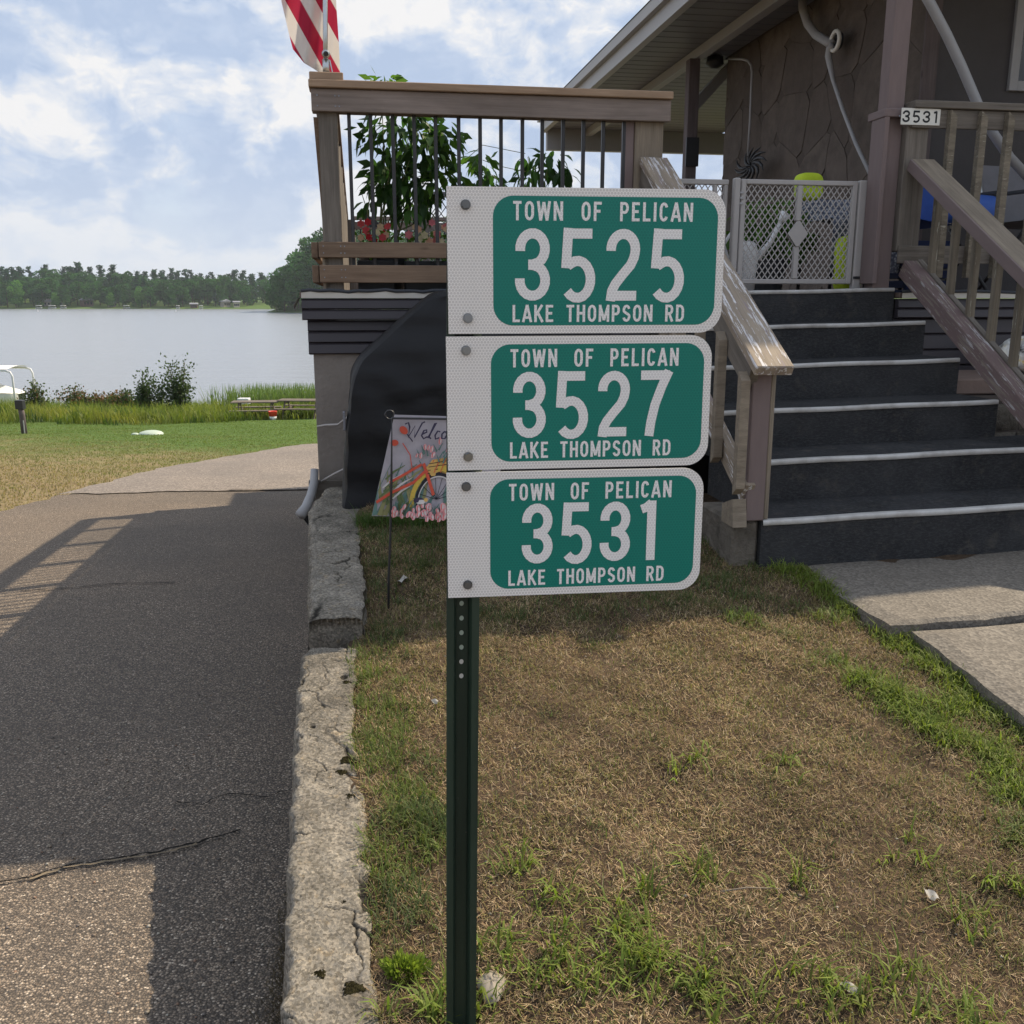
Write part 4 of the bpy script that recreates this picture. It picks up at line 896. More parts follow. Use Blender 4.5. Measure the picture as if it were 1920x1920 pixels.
# ================================================================== GARDEN FLAG
ff = on_lawn(730, 1135); FD = ff[1]
gf = thing('garden_flag', ff, 'small printed Welcome garden flag with a bicycle on a black stand', 'flag')
def fp(px, py): return atd(px, py, FD + .16 * (px - 730) / 1775 * FD)
stand = [q_ - np.array([0, .034, 0]) for q_ in (fp(730, 1137) - (0, 0, .03), fp(731, 1080), fp(734, 1000), fp(736, 900), fp(737, 782))]
MB().tube(stand + [fp(737 + 300, 788)], .0045, 8).build('stand', 'black_metal', gf, smooth=True)
MB().tube([fp(737, 782) + np.array([-.012 + .016 * math.cos(rad(a)), 0, .008 + .016 * math.sin(rad(a))]) for a in range(-40, 321, 20)], .003, 6).build('finial', 'black_metal', gf, smooth=True)
# print area: unit square mapped on a cloth quad that flares to the left; (0,0) upper left
TL, TR, BL, BR = fp(740, 777), fp(740 + 205, 783), fp(697, 967), fp(697 + 235, 975)
def cloth(a, b, dd=0):
    p = (TL * (1 - a) + TR * a) * (1 - b) + (BL * (1 - a) + BR * a) * b; off = .012 * b * math.sin(a * 7 + 1) + .006 * math.sin(a * 15 + b * 4) * b
    return p + np.array([.02, -1, 0]) * (.008 + dd) + np.array([0, 1, 0]) * off
MB().grid(lambda a, b: cloth(a, b), 26, 26).build('cloth', 'print_sky', gf, smooth=True)
PD = [.0006]
def pr_rib(pts, w, mt, nm='print'):
    PD[0] += .00012; mb = MB(); P = [np.array(q, float) for q in pts]; vs = []
    for i in range(len(P)):
        tg = P[min(i + 1, len(P) - 1)] - P[max(i - 1, 0)]; tg = tg / (np.linalg.norm(tg) + 1e-9); nn = np.array([-tg[1], tg[0]]) * (w[i] if isinstance(w, list) else w) / 2; vs += [P[i] + nn, P[i] - nn]
    ksq = 1.0 if mt == 'print_ink' and w == .015 else .70
    mb.add([cloth(min(1, max(0, a * ksq)), min(1, max(0, b)), PD[0]) for a, b in vs], [[2 * i, 2 * i + 1, 2 * i + 3, 2 * i + 2] for i in range(len(P) - 1)]); PM.setdefault(mt, MB()).add(mb.v, mb.f)
def pr_blob(cx, cy, rx, ry, rot, mt, n=14):
    PD[0] += .00008; c, s = math.cos(rot), math.sin(rot); P = [(cx + rx * math.cos(2 * math.pi * k / n) * c - ry * math.sin(2 * math.pi * k / n) * s, cy + rx * math.cos(2 * math.pi * k / n) * s + ry * math.sin(2 * math.pi * k / n) * c) for k in range(n)]
    PM.setdefault(mt, MB()).add([cloth(min(1, max(0, a * .70)), min(1, max(0, b)), PD[0]) for a, b in P], [list(range(n))])
PM = {}; rp = random.Random(3)
for k in range(34): x = rp.uniform(0, 1.4); pr_rib([(x, .99), (x + rp.uniform(-.15, .15), .75), (x + rp.uniform(-.25, .25), rp.uniform(.4, .62))], [.05, .035, .006], rp.choice(['print_green', 'print_olive', 'print_teal']))
for k in range(14): x = rp.uniform(.0, .42); y = rp.uniform(.55, .85); pr_rib([(x, y + .08), (x + .08, y), (x + .2, y - .07)], [.02, .025, .005], rp.choice(['print_olive', 'print_white', 'print_green']))
for (cx, cy, r_, w, mt) in ((.70, .80, .30, .055, 'print_yellow'), (.70, .80, .245, .03, 'print_dark'), (.70, .80, .222, .012, 'print_white')): pr_rib([(cx + r_ * math.cos(rad(a)) * .95, cy - r_ * math.sin(rad(a))) for a in range(-10, 200, 8)], w, mt)
for a in range(15, 170, 22): pr_rib([(.70, .80), (.70 + .21 * math.cos(rad(a)), .80 - .21 * math.sin(rad(a)))], .006, 'print_dark')
for P, w in (([(.48, .46), (.52, .52), (.66, .76)], .035), ([(.46, .47), (.30, .56), (.12, .66)], .028), ([(.52, .53), (.40, .65), (.16, .76), (.02, .86)], .032), ([(.36, .53), (.30, .38), (.18, .27)], .010)): pr_rib(P, w, 'print_red')
pr_blob(.16, .145, .06, .034, .45, 'print_red'); pr_blob(.08, .27, .05, .03, .1, 'print_red'); pr_rib([(.21, .18), (.30, .25)], .010, 'print_ink')
bk = [(.52, .50), (.58, .42), (.98, .36), (.98, .53), (.60, .58)]; PD[0] += .0002; PM.setdefault('print_tan', MB()).add([cloth(a * .70, b, PD[0]) for a, b in bk], [[0, 1, 2, 3, 4]])
for k in range(6): pr_rib([(.55 + k * .075, .55 - k * .006), (.60 + k * .072, .42 - k * .01)], .009, 'print_red')
for k in range(4): pr_rib([(.55, .46 + k * .032), (.98, .39 + k * .038)], .007, 'print_dark')
def tulip(cx, cy, r_): 
    a = rp.uniform(-.6, .6); pr_blob(cx, cy, r_, r_ * .62, 1.5 + a, 'print_pink'); pr_blob(cx + r_ * .2, cy, r_ * .6, r_ * .25, 1.5 + a, 'print_white'); pr_rib([(cx - r_ * .3, cy - r_ * .6), (cx - r_ * .1, cy + r_ * .7)], .006, 'print_red')
for k in range(34): x = rp.uniform(.40, 1.38); y = rp.uniform(.27, .40); pr_rib([(x, y + .05), (x + rp.uniform(-.06, .06), y - .02)], [.022, .004], 'print_teal')
for k in range(24): tulip(rp.uniform(.36, 1.3), rp.uniform(.22, .38), rp.uniform(.022, .036))
for k in range(80): x = rp.uniform(.18, 1.38); y = rp.uniform(.86, .99); pr_rib([(x, y), (x + rp.uniform(-.05, .05), y - .06)], [.022, .004], 'print_teal')
for k in range(60): tulip(rp.uniform(.22, 1.38), rp.uniform(.84, .98), rp.uniform(.026, .045))
pr_blob(.50, .80, .06, .028, -.1, 'print_ink'); pr_blob(.53, .815, .055, .022, -.1, 'print_white'); pr_blob(.585, .79, .024, .02, 0, 'print_tan')
# the word Welcome in a slanted hand
def wl(pts, w=.013): pr_rib(pts, w, 'print_ink')
x0, y0 = .12, .045; WK = [([(.0, .01), (.03, .0), (.05, .03), (.055, .10), (.10, .02), (.115, .10), (.165, .0), (.19, -.01)], .0), ([(.02, .075), (.06, .06), (.055, .045), (.03, .05), (.015, .085), (.04, .105), (.075, .09)], .165), ([(.0, .10), (.05, .01), (.06, -.005), (.045, .0), (.01, .09), (.03, .105)], .245), ([(.055, .055), (.03, .05), (.01, .08), (.02, .105), (.055, .095)], .30), ([(.04, .05), (.015, .07), (.02, .10), (.05, .10), (.065, .07), (.045, .05)], .36), ([(.0, .105), (.02, .05), (.02, .10), (.05, .05), (.05, .10), (.08, .05), (.08, .105)], .435), ([(.02, .075), (.06, .06), (.055, .045), (.03, .05), (.015, .085), (.04, .105), (.075, .09)], .53)]
for P, o_ in WK: wl([(x0 + (o_ + a) * .90, y0 + b * 1.4 + .012) for a, b in P], .015)
for mt, mb in PM.items(): mb.build('print', mt, gf, kind='stuff')

# ================================================================== FLAG ON ITS POLE
FLD = float(H(-.68, .02, 0)[1])
fo = thing('flag_pole', atd(611, 141, FLD), 'slim silver flag pole clamped on the deck corner post', 'pole')
MB().tube([atd(611, 141, FLD), atd(610, 60, FLD), atd(608, -260, FLD)], .0125, 12).build('pole', 'galvanized', fo, smooth=True)
MB().tube([atd(612, 140, FLD), atd(611, 112, FLD)], .019, 14).build('socket', 'galvanized', fo, smooth=True)
MB().tube([atd(611, 101, FLD - .03), atd(611, 101, FLD + .01)], .021, 16).build('ring', 'galvanized', fo, smooth=True); MB().tube([atd(611, 101, FLD - .034), atd(611, 101, FLD - .031)], .013, 16).build('ring_hole', 'black_metal', fo)
MB().bar(atd(618, 112, FLD), atd(624, 139, FLD), .006, .006).build('lever', 'galvanized', fo)
zz = [-620, -300, 0, 60, 92, 118, 137]; lx = [560, 520, 527, 541, 549, 570, 601]; rx_ = [600, 618, 630, 634, 636, 637, 638]
def flg(u, v):
    py = -620 + 757 * v; a = np.interp(py, zz, lx); b = np.interp(py, zz, rx_); px = a + (b - a) * u; fold = .05 * math.sin((px - 520) * .085 + py * .01) + .02 * math.sin(px * .2 + py * .02)
    return atd(px, py, FLD + .07 + fold)
def flgc(u, v):
    py = -620 + 757 * v; a = np.interp(py, zz, lx); b = np.interp(py, zz, rx_); px = a + (b - a) * u; c = ((px - 560) * .875 - (py - 0) * .485) / 25.0; return (c + .9 + 40, 1 if py > -280 else -1, 0)
MB().grid(flg, 30, 120, flgc).build('stars_and_stripes_flag', 'flag_cloth', base=atd(590, 60, FLD + .07), smooth=True, tag=('red and white striped flag hanging limp at the deck corner', 'flag'))

# ================================================================== GATE AND LATTICE PANELS
def lattice_panel(o, s0, s1, z0, z1, tt, step, w, name='lattice', mt='grey_plastic', d=.006):
    mb = MB(); hh = z1 - z0; k = .72
    def clip(a, sl):
        za, zb = z0, z1; xa, xb = a, a + sl * hh * k
        if abs(xb - xa) < 1e-6: return None
        f = lambda x: z0 + (x - xa) / (xb - xa) * hh
        lo, hi = max(min(xa, xb), s0), min(max(xa, xb), s1)
        if hi - lo < .004: return None
        return (lo, f(lo)), (hi, f(hi))
    a = s0 - hh * k
    while a < s1 + hh * k:
        for sl, dd in ((1, 0), (-1, .0035)):
            c = clip(a, sl)
            if c: mb.bar(H(c[0][0], tt + dd, c[0][1]), H(c[1][0], tt + dd, c[1][1]), .003, w, (0, 0, 1), .0004)
        a += step
    return mb.build(name, mt, o, kind='stuff')
GT = .15
gt = thing('pet_gate', H(2.0, GT, 1.55), 'grey plastic lattice gate with a diamond plate at the top of the steps', 'gate')
GL0, GL1, GZ0, GZ1 = 1.64, 2.36, 1.585, 2.172
for (a, b, c_, d_) in ((GL0, GL0 + .03, GZ0, GZ1), (GL1 - .03, GL1, GZ0, GZ1), (GL0 + .03, GL1 - .03, GZ0, GZ0 + .028), (GL0 + .03, GL1 - .03, GZ1 - .028, GZ1), (1.985, 2.018, GZ0 + .03, 1.80), (1.985, 2.018, 1.945, GZ1 - .03)):
    MB().hbox(a, b, GT - .014, GT + .014, c_, d_, .004).build('frame_bar', 'grey_plastic', gt)
for (a, b, c_, d_) in ((1.595, 1.632, GZ0 - .03, GZ1 + .005), (2.368, 2.42, GZ0 - .03, GZ1 + .005)):
    MB().hbox(a, b, GT - .022, GT + .022, c_, d_, .006).build('side_post', 'grey_plastic', gt)
for z in (1.60, 1.64, 2.03, 2.06, 2.09): MB().hbox(1.632, 1.652, GT - .02, GT - .015, z, z + .012).build('hinge', 'pipe_grey', gt)
MB().hbox(2.366, 2.422, GT - .03, GT - .0225, 1.615, 1.63).build('latch_band', 'black_metal', gt)
lattice_panel(gt, GL0 + .03, GL1 - .03, GZ0 + .028, GZ1 - .028, GT, .0365, .0058)
dm = [(2.0 + .062 * a, 1.872 + .078 * b) for a, b in ((1, .0), (.12, .92), (-.12, .92), (-1, 0), (-.12, -.92), (.12, -.92))]
MB().prism(dm, lambda a, b, dd: H(a, dd, b), GT - .022, GT - .012).build('diamond_plate', 'grey_plastic', gt, recalc=True)
p2 = thing('lattice_panel', H(1.4, GT, 1.55), 'fixed grey lattice panel left of the pet gate', 'panel')
MB().hbox(1.16, 1.58, GT + .03, GT + .055, GZ1 - .03, GZ1, .004).build('top_bar', 'grey_plastic', p2); MB().hbox(1.16, 1.58, GT + .03, GT + .055, GZ0, GZ0 + .03, .004).build('bottom_bar', 'grey_plastic', p2)
for a in (1.17, 1.50, 1.565): MB().hbox(a - .012, a + .012, GT + .03, GT + .055, GZ0 + .03, GZ1 - .03, .004).build('side_bar', 'grey_plastic', p2)
lattice_panel(p2, 1.18, 1.565, GZ0 + .03, GZ1 - .03, GT + .04, .0365, .0058)
def mesh_fence(pts, label, z0=1.6, z1=2.18):
    o = thing('lattice_panel', (np.array(pts[0]) + np.array(pts[-1])) / 2, label, 'panel')
    for a, b in zip(pts[:-1], pts[1:]):
        a = np.array(a); b = np.array(b); up = np.array([0, 0, 1.])
        MB().bar(a + up * (z1 - a[2]), b + up * (z1 - b[2]), .03, .03).build('top_bar', 'grey_fabric', o); MB().bar(a + up * (z0 - a[2]), b + up * (z0 - b[2]), .03, .03).build('bottom_bar', 'grey_fabric', o)
        MB().bar(a, a + up * (z1 - a[2] + .02), .04, .04, V).build('side_bar', 'grey_fabric', o)
        mb = MB(); n = int(np.linalg.norm(b - a) / .06); hh = z1 - z0; k = int(hh / .075)
        for i in range(-k, n + 1):
            for sl in (1, -1):
                i0, i1 = (i, i + k) if sl == 1 else (i + k, i); p = lambda j: a + (b - a) * j / n
                ja, jb = max(0, min(n, i0)), max(0, min(n, i1))
                if ja == jb: continue
                f = lambda j: (j - i0) / (i1 - i0); mb.bar(p(ja) + up * (z0 - a[2] + hh * f(ja)), p(jb) + up * (z0 - a[2] + hh * f(jb)), .004, .006)
        mb.build('lattice', 'grey_fabric', o, kind='stuff')
mesh_fence([H(.55, 8.5, DECK), H(1.05, 9.6, DECK), H(2.3, 9.8, DECK)], 'dark folding lattice pen standing far back on the deck')
mesh_fence([H(-.15, 1.3, DECK), H(.55, 1.35, DECK)], 'pale lattice panel among the flower pots behind the deck railing')

# ================================================================== LEAVES, PLANTS
def leaf_mesh(name, L, w, col, droop=.25, mt='leaf'):
    rows = [(0, .06), (.18, .7), (.42, 1.0), (.70, .62), (1.0, .0)]; vs = []; 
    for u, k in rows:
        z = -droop * L * u * u
        vs += [(-w * k / 2, u * L, z + .12 * w * k), (0, u * L, z), (w * k / 2, u * L, z + .12 * w * k)]
    Q = []
    for i in range(4):
        a = 3 * i; Q += [[a, a + 1, a + 4, a + 3], [a + 1, a + 2, a + 5, a + 4]]
    return mesh_np(name, np.array(vs), np.array(Q), mt, np.tile(np.array(col), (len(vs), 1)) * RNG.uniform(.92, 1.08, (len(vs), 1)))
def leaf_cloud(P, D, size, col, aspect=.45, jitter=.25):
    """many small pointed leaves as one set of quads; P points, D facing directions"""
    n = len(P); size = np.broadcast_to(size, (n,)) * RNG.uniform(.7, 1.3, n); D = D / (np.linalg.norm(D, axis=1, keepdims=True) + 1e-9)
    r = RNG.normal(size=(n, 3)); S = np.cross(D, r); S /= np.linalg.norm(S, axis=1, keepdims=True) + 1e-9
    a = P; b = P + D * size[:, None] * .5 + S * size[:, None] * aspect / 2; c = P + D * size[:, None]; d_ = P + D * size[:, None] * .5 - S * size[:, None] * aspect / 2
    Vv = np.stack([a, b, c, d_], 1).reshape(-1, 3); Q = np.arange(4 * n).reshape(n, 4)
    cc = np.asarray(col, float); cc = np.broadcast_to(cc, (n, 3)) * RNG.uniform(1 - jitter, 1 + jitter, (n, 1)); return Vv, Q, np.repeat(cc, 4, axis=0)
protos = [leaf_mesh('leaf', .105, .042, c, dr) for c, dr in (((.045, .11, .03), .3), ((.065, .15, .035), .5), ((.11, .22, .035), .35), ((.036, .085, .028), .7))]
for o in protos: COL.objects.unlink(o)
def leaf_obj(par, p, dirv, k, sc=1.0):
    o = protos[k].copy(); COL.objects.link(o); o.name = 'leaf'; o.parent = par
    q = Vector(dirv).to_track_quat('Y', 'Z'); o.rotation_mode = 'QUATERNION'; o.rotation_quaternion = q; o.scale = (sc, sc, sc); o.location = np.array(p) - wloc(par); return o
def tall_plant(base, blobs, label, n_big, n_small, stems, lean=.0):
    pl_ = thing('potted_plant', base, label, 'plant')
    MB().lathe([(.11, 0), (.145, .20), (.15, .22), (.135, .22), (.12, .19)], base, 24).build('pot', 'pot_dark', pl_, smooth=False)
    mb = MB().lathe([(.12, .185), (.001, .195)], base, 18).build('soil', 'soil', pl_)
    tips = []
    for k in range(stems):
        b = blobs[k % len(blobs)]; e = np.array(b[0]) + RNG.normal(size=3) * np.array(b[1]) * .5; s0 = np.array(base) + np.array([RNG.uniform(-.05, .05), RNG.uniform(-.05, .05), .19])
        mid = (s0 + e) / 2 + RNG.normal(size=3) * .03; MB().tube([s0, s0 * .5 + mid * .5 + (0, 0, .05), mid, e], [.006, .005, .004, .002], 5).build('stem', 'twig', pl_, smooth=True); tips.append((s0, mid, e))
    tot = sum(b[2] for b in blobs)
    def pick(n):
        P = []; Dv = []; Cc = []
        for b in blobs:
            m = int(n * b[2] / tot); q = RNG.normal(size=(m, 3)); q /= np.linalg.norm(q, axis=1, keepdims=True); q *= RNG.uniform(.25, 1, (m, 1)) ** .6
            p = np.array(b[0]) + q * np.array(b[1]); out = q * (1, 1, .4) + (0, 0, -.55) + RNG.normal(size=(m, 3)) * .35; P.append(p); Dv.append(out); Cc += [b[3]] * m
        return np.concatenate(P), np.concatenate(Dv), Cc
    P, Dv, Cc = pick(n_big)
    for p, d_, c in zip(P, Dv, Cc): leaf_obj(pl_, p, d_, random.choice(c), random.uniform(.7, 1.15))
    P, Dv, Cc = pick(n_small); colr = np.array([[.035, .082, .022] if 0 in c else [.075, .15, .03] for c in Cc])
    Vv, Q, cc = leaf_cloud(P, Dv, .085, colr, .40); mesh_np('foliage', Vv - np.array(base), Q, 'leaf', cc, parent=pl_, kind='stuff')
    return pl_
def hp(px, py, tt): s, z = h_t(px, py, tt); return H(s, tt, z)
PT = .42
tall_plant(hp(722, 545, PT) * (1, 1, 0) + (0, 0, DECK), [(hp(718, 160, PT), (.11, .09, .06), 1.1, (2, 1)), (hp(745, 245, PT), (.25, .16, .14), 3, (0, 1, 3)), (hp(730, 330, PT), (.14, .12, .16), 2.6, (0, 3)), (hp(800, 275, PT), (.17, .14, .14), 2.2, (1, 2, 0)), (hp(775, 370, PT), (.17, .14, .14), 2.4, (0, 3, 1)), (hp(835, 250, PT), (.09, .10, .09), .9, (2, 1)), (hp(820, 340, PT), (.09, .1, .10), 1.0, (2, 2, 1)), (hp(690, 380, PT), (.06, .06, .05), .35, (0,)), (hp(860, 320, PT), (.06, .06, .06), .35, (1, 2))],
           'tall leafy potted plant rising above the deck railing', 290, 420, 9)
PT2 = .6
tall_plant(hp(905, 548, PT2) * (1, 1, 0) + (0, 0, DECK), [(hp(905, 300, PT2), (.09, .1, .05), .8, (1, 2)), (hp(920, 335, PT2), (.10, .1, .06), 1, (0, 1)), (hp(895, 345, PT2), (.07, .1, .05), .6, (0, 1)), (hp(915, 420, PT2), (.12, .1, .12), 1, (0, 1))], 'smaller leafy potted plant in the middle of the deck railing', 60, 60, 6)
tall_plant(hp(1010, 548, PT2) * (1, 1, 0) + (0, 0, DECK), [(hp(1030, 300, PT2), (.09, .1, .08), 1.2, (0, 1)), (hp(1000, 325, PT2), (.11, .1, .06), 1, (0, 1)), (hp(1055, 325, PT2), (.08, .1, .05), .8, (0, 3)), (hp(1010, 420, PT2), (.13, .1, .14), 1, (0, 1)), (hp(985, 300, PT2), (.06, .08, .04), .3, (0, 1))], 'thin drooping potted plant behind the right half of the deck railing', 90, 60, 7)
for (a, b, c_) in (((872, 300), (905, 272), (985, 288)), ((905, 300), (930, 310), (985, 322))):
    MB().tube([hp(*a, PT2), hp(*b, PT2), hp(*c_, PT2)], .002, 5).build('plant_stake', 'twig', base=hp(*c_, PT2), smooth=True, tag=('thin arching plant tie %s the potted plants' % ('high over' if a[0] == 872 else 'low between'), 'plant tie'))
# flower boxes behind the lower boards
def flower_box(s0, s1, tt, label, cols, seed):
    rg2 = np.random.default_rng(seed); b = H((s0 + s1) / 2, tt, DECK); o = thing('flower_box', b, label, 'planter')
    MB().hbox(s0, s1, tt - .09, tt + .09, DECK, DECK + .17, .004).build('box', 'pot_dark', o)
    n = int((s1 - s0) * 330); P = np.stack([H(rg2.uniform(s0, s1), tt + rg2.uniform(-.11, .11), DECK + .17 + rg2.uniform(0, .15)) for _ in range(n)]); Dv = rg2.normal(size=(n, 3)) + (0, 0, .6)
    Vv, Q, cc = leaf_cloud(P, Dv, .05, (.10, .19, .03), .6); mesh_np('foliage', Vv - b, Q, 'leaf', cc, parent=o, kind='stuff')
    n = int((s1 - s0) * 75)
    for k in range(n):
        p = H(rg2.uniform(s0 + .02, s1 - .02), tt + rg2.uniform(-.12, .05), DECK + .25 + rg2.uniform(0, .13)); c = np.array(cols[rg2.integers(len(cols))]); mb = []; r_ = rg2.uniform(.015, .027)
        vs = [(0, 0, 0)] + [(r_ * math.cos(a) * (1 if i % 2 else .72), -.004 + .004 * (i % 2), r_ * math.sin(a) * (1 if i % 2 else .72)) for i, a in enumerate(np.linspace(0, 2 * math.pi, 13)[:-1])]
        q = mesh_np('blossom', np.array(vs) + p - b, np.array([[0, 1 + i, 1 + (i + 1) % 12] for i in range(12)]), 'petal', np.tile(c, (13, 1)) * rg2.uniform(.8, 1.1, (13, 1)), parent=o)
SAL = [(.72, .38, .28), (.75, .45, .33), (.70, .50, .36), (.74, .62, .45)]; RED = [(.55, .03, .05), (.62, .08, .10)]
flower_box(-.56, -.36, .22, 'flower box of red and salmon blossoms beside the corner post', SAL + RED, 1); flower_box(-.30, .02, .24, 'flower box of salmon and cream blossoms below the tall plant', SAL + [(.70, .20, .26)], 2); flower_box(.06, .42, .22, 'flower box of peach blossoms beside the lattice panel', SAL, 3)
# dark bird-shaped stake ornament in the flowers
ob = hp(690, 400, .3); oo = thing('garden_stake', ob * (1, 1, 0) + (0, 0, DECK), 'thin stake with a dark leaf shaped ornament among the blossoms', 'ornament')
MB().tube([hp(694, 365, .3), hp(689, 400, .3), hp(688, 470, .3)], .003, 6).build('stake', 'twig', oo); MB().prism([(0, 0), (.06, -.035), (.085, -.07), (.02, -.07), (.0, -.04)], lambda a, b, dd: hp(686, 402, .3) + U * a + np.array([0, 0, b]) + V * dd, 0, .01).build('ornament', 'black_metal', oo, recalc=True)

# ================================================================== THINGS ON THE PORCH
# plant, white pot stand and draped chair behind the gate
tall_plant(H(2.10, .80, DECK), [(H(2.08, .78, 2.0), (.20, .16, .14), 3, (1, 2)), (H(2.25, .8, 1.9), (.16, .16, .14), 2, (2, 1)), (H(1.98, .8, 1.85), (.14, .12, .12), 1.5, (2, 1))], 'bushy green potted plant behind the pet gate', 110, 420, 6)
wp = H(1.76, .30, DECK); ww_ = thing('watering_can', wp, 'white plastic watering can behind the left of the pet gate', 'watering can')
MB().lathe([(.055, 0), (.06, .10), (.07, .20), (.07, .24), (.05, .29), (.03, .30)], wp, 22).build('can_body', 'white_plastic', ww_, smooth=True)
MB().tube([wp + U * .07 + (0, 0, .20), wp + U * .15 + (0, 0, .30), wp + U * .21 + (0, 0, .43)], [.022, .016, .012], 10).build('spout', 'white_plastic', ww_, smooth=True); MB().tube([wp + U * .20 + (0, 0, .415), wp + U * .235 + (0, 0, .46)], [.014, .035], 12).build('rose', 'white_plastic', ww_, smooth=True)
MB().tube([wp + (-.02, 0, .295), wp - U * .09 + (0, 0, .37), wp - U * .15 + (0, 0, .28), wp - U * .09 + (0, 0, .12)], .012, 8).build('handle', 'white_plastic', ww_, smooth=True)
cs_ = H(2.60, .62, DECK); ch = thing('patio_chair', cs_, 'patio chair draped in speckled cloth behind the right of the pet gate', 'chair')
for a, b in ((-.24, -.22), (.24, -.22), (-.24, .22), (.24, .22)): MB().tube([cs_ + U * a + V * b, cs_ + U * a * .95 + V * b + (0, 0, .44)], .012, 8).build('leg', 'black_metal', ch, smooth=True)
def drape(u, v):
    a = -.27 + .54 * u; w = .012 * math.sin(u * 17 + v * 5)
    if v < .45: return cs_ + U * a + V * (.20 + .14 * (.45 - v) + w) + np.array([0, 0, .46 + (.45 - v) / .45 * .15])
    if v < .75: return cs_ + U * a + V * (.20 - (v - .45) / .30 * .46 + w) + np.array([0, 0, .45 + .02 * math.sin(u * 9)])
    return cs_ + U * a * (1 + .05 * v) + V * (-.27 + w * 2) + np.array([0, 0, .45 - (v - .75) / .25 * .33])
MB().grid(drape, 24, 40).build('draped_cloth', 'speckled_cloth', ch, smooth=True)
def cushion(name, c, su, sv, sz, mt, label, cat, amp=.02):
    def f(u, v):
        th = u * 2 * math.pi; ph = (v - .5) * math.pi; ex = lambda x: math.copysign(abs(x) ** .55, x); w = 1 + amp * math.sin(th * 5 + v * 9)
        return np.array(c) + U * su * ex(math.cos(th)) * ex(math.cos(ph)) * w + V * sv * ex(math.sin(th)) * ex(math.cos(ph)) * w + np.array([0, 0, sz * ex(math.sin(ph)) + sz])
    return MB().grid(f, 33, 17).build(name, mt, base=np.array(c), smooth=True, tag=(label, cat))
cushion('cushion', H(2.30, .66, DECK + .575), .085, .06, .085, 'lime_fabric', 'lime green pillow poking above the pet gate', 'pillow', .06)
cushion('cushion', H(2.42, .30, DECK + .001), .08, .06, .17, 'lime_fabric', 'lime green bundle slumped low behind the pet gate', 'pillow', .1)
# blue folding chair, bright roll and grey chair on the right porch
def folding_chair(c, mt, label, hgt=.92, back=.5):
    c = np.array(c); o = thing('folding_chair', c, label, 'chair')
    for sg in (-1, 1):
        MB().tube([c + U * sg * .27 - V * .28, c + U * sg * .27 + V * .24 + (0, 0, .46)], .012, 8).build('leg', 'black_metal', o, smooth=True); MB().tube([c + U * sg * .25 + V * .26, c + U * sg * .25 - V * .24 + (0, 0, .46)], .012, 8).build('leg', 'black_metal', o, smooth=True)
        MB().tube([c + U * sg * .27 + V * .20 + (0, 0, .42), c + U * sg * .27 + V * .34 + (0, 0, hgt)], .012, 8).build('back_tube', 'galvanized', o, smooth=True); MB().bar(c + U * sg * .30 - V * .24 + (0, 0, .63), c + U * sg * .30 + V * .26 + (0, 0, .64), .05, .02).build('armrest', 'black_metal', o)
    MB().grid(lambda u, v: c + U * (-.25 + .5 * u) + V * (-.25 + .48 * v) + np.array([0, 0, .46 - .03 * math.sin(math.pi * u)]), 9, 9).build('seat', mt, o, smooth=True)
    MB().grid(lambda u, v: c + U * (-.26 + .52 * u) + V * (.22 + .12 * v + .03 * math.sin(math.pi * u)) + np.array([0, 0, .47 + (hgt - .47) * v]), 9, 11).build('backrest', mt, o, smooth=True)
    return o
folding_chair(H(3.22, .72, DECK), 'blue_fabric', 'blue fabric folding chair on the porch behind the railing', .78)
folding_chair(H(3.95, .62, DECK), 'grey_fabric', 'grey reclining folding chair at the right of the porch', .86)
MB().tube([H(3.14 + .36 * k / 8, .46, DECK + .52) for k in range(9)], [.06, .085, .088, .09, .09, .09, .088, .085, .06], 18).build('rolled_mat', 'bright_blue', base=H(3.3, .46, DECK + .44), smooth=True, tag=('bright blue rolled mat lying on the blue folding chair', 'mat'))
bn = H(2.98, .42, DECK); bo = thing('storage_crate', bn, 'navy plastic crate on the porch floor behind the newel post', 'crate')
MB().hbox(2.80, 3.12, .28, .56, DECK, DECK + .02).build('bottom', 'navy_fabric', bo)
for k in range(5):
    for (a, b, c_, d_) in ((2.80, 3.12, .28, .30), (2.80, 3.12, .54, .56)): MB().hbox(a, b, c_, d_, DECK + .03 + k * .06, DECK + .075 + k * .06).build('slat', 'navy_fabric', bo)
    for a in (2.80, 3.10): MB().hbox(a, a + .02, .302, .538, DECK + .03 + k * .06, DECK + .075 + k * .06).build('slat', 'navy_fabric', bo)
for a in (2.815, 3.105):
    for b in (.29, .55): MB().hbox(a - .012, a + .012, b - .012, b + .012, DECK + .02, DECK + .33).build('corner_post', 'navy_fabric', bo)
# bag on the stone cap
bc = H(3.28, -.30, 1.077)
def bagf(u, v):
    th = u * 2 * math.pi; ph = (v - .5) * math.pi; w = 1 + .10 * math.sin(th * 6 + v * 11) + .07 * math.sin(th * 11 - v * 7)
    return bc + U * .21 * math.cos(th) * math.cos(ph) * w + V * .13 * math.sin(th) * math.cos(ph) * w + np.array([0, 0, .10 + .105 * math.sin(ph) * (w if v > .3 else 1)])
MB().grid(bagf, 41, 25).build('plastic_bag', 'bag_plastic', base=bc, smooth=True, tag=('crumpled silver and yellow plastic bag on the stone wall', 'bag'))

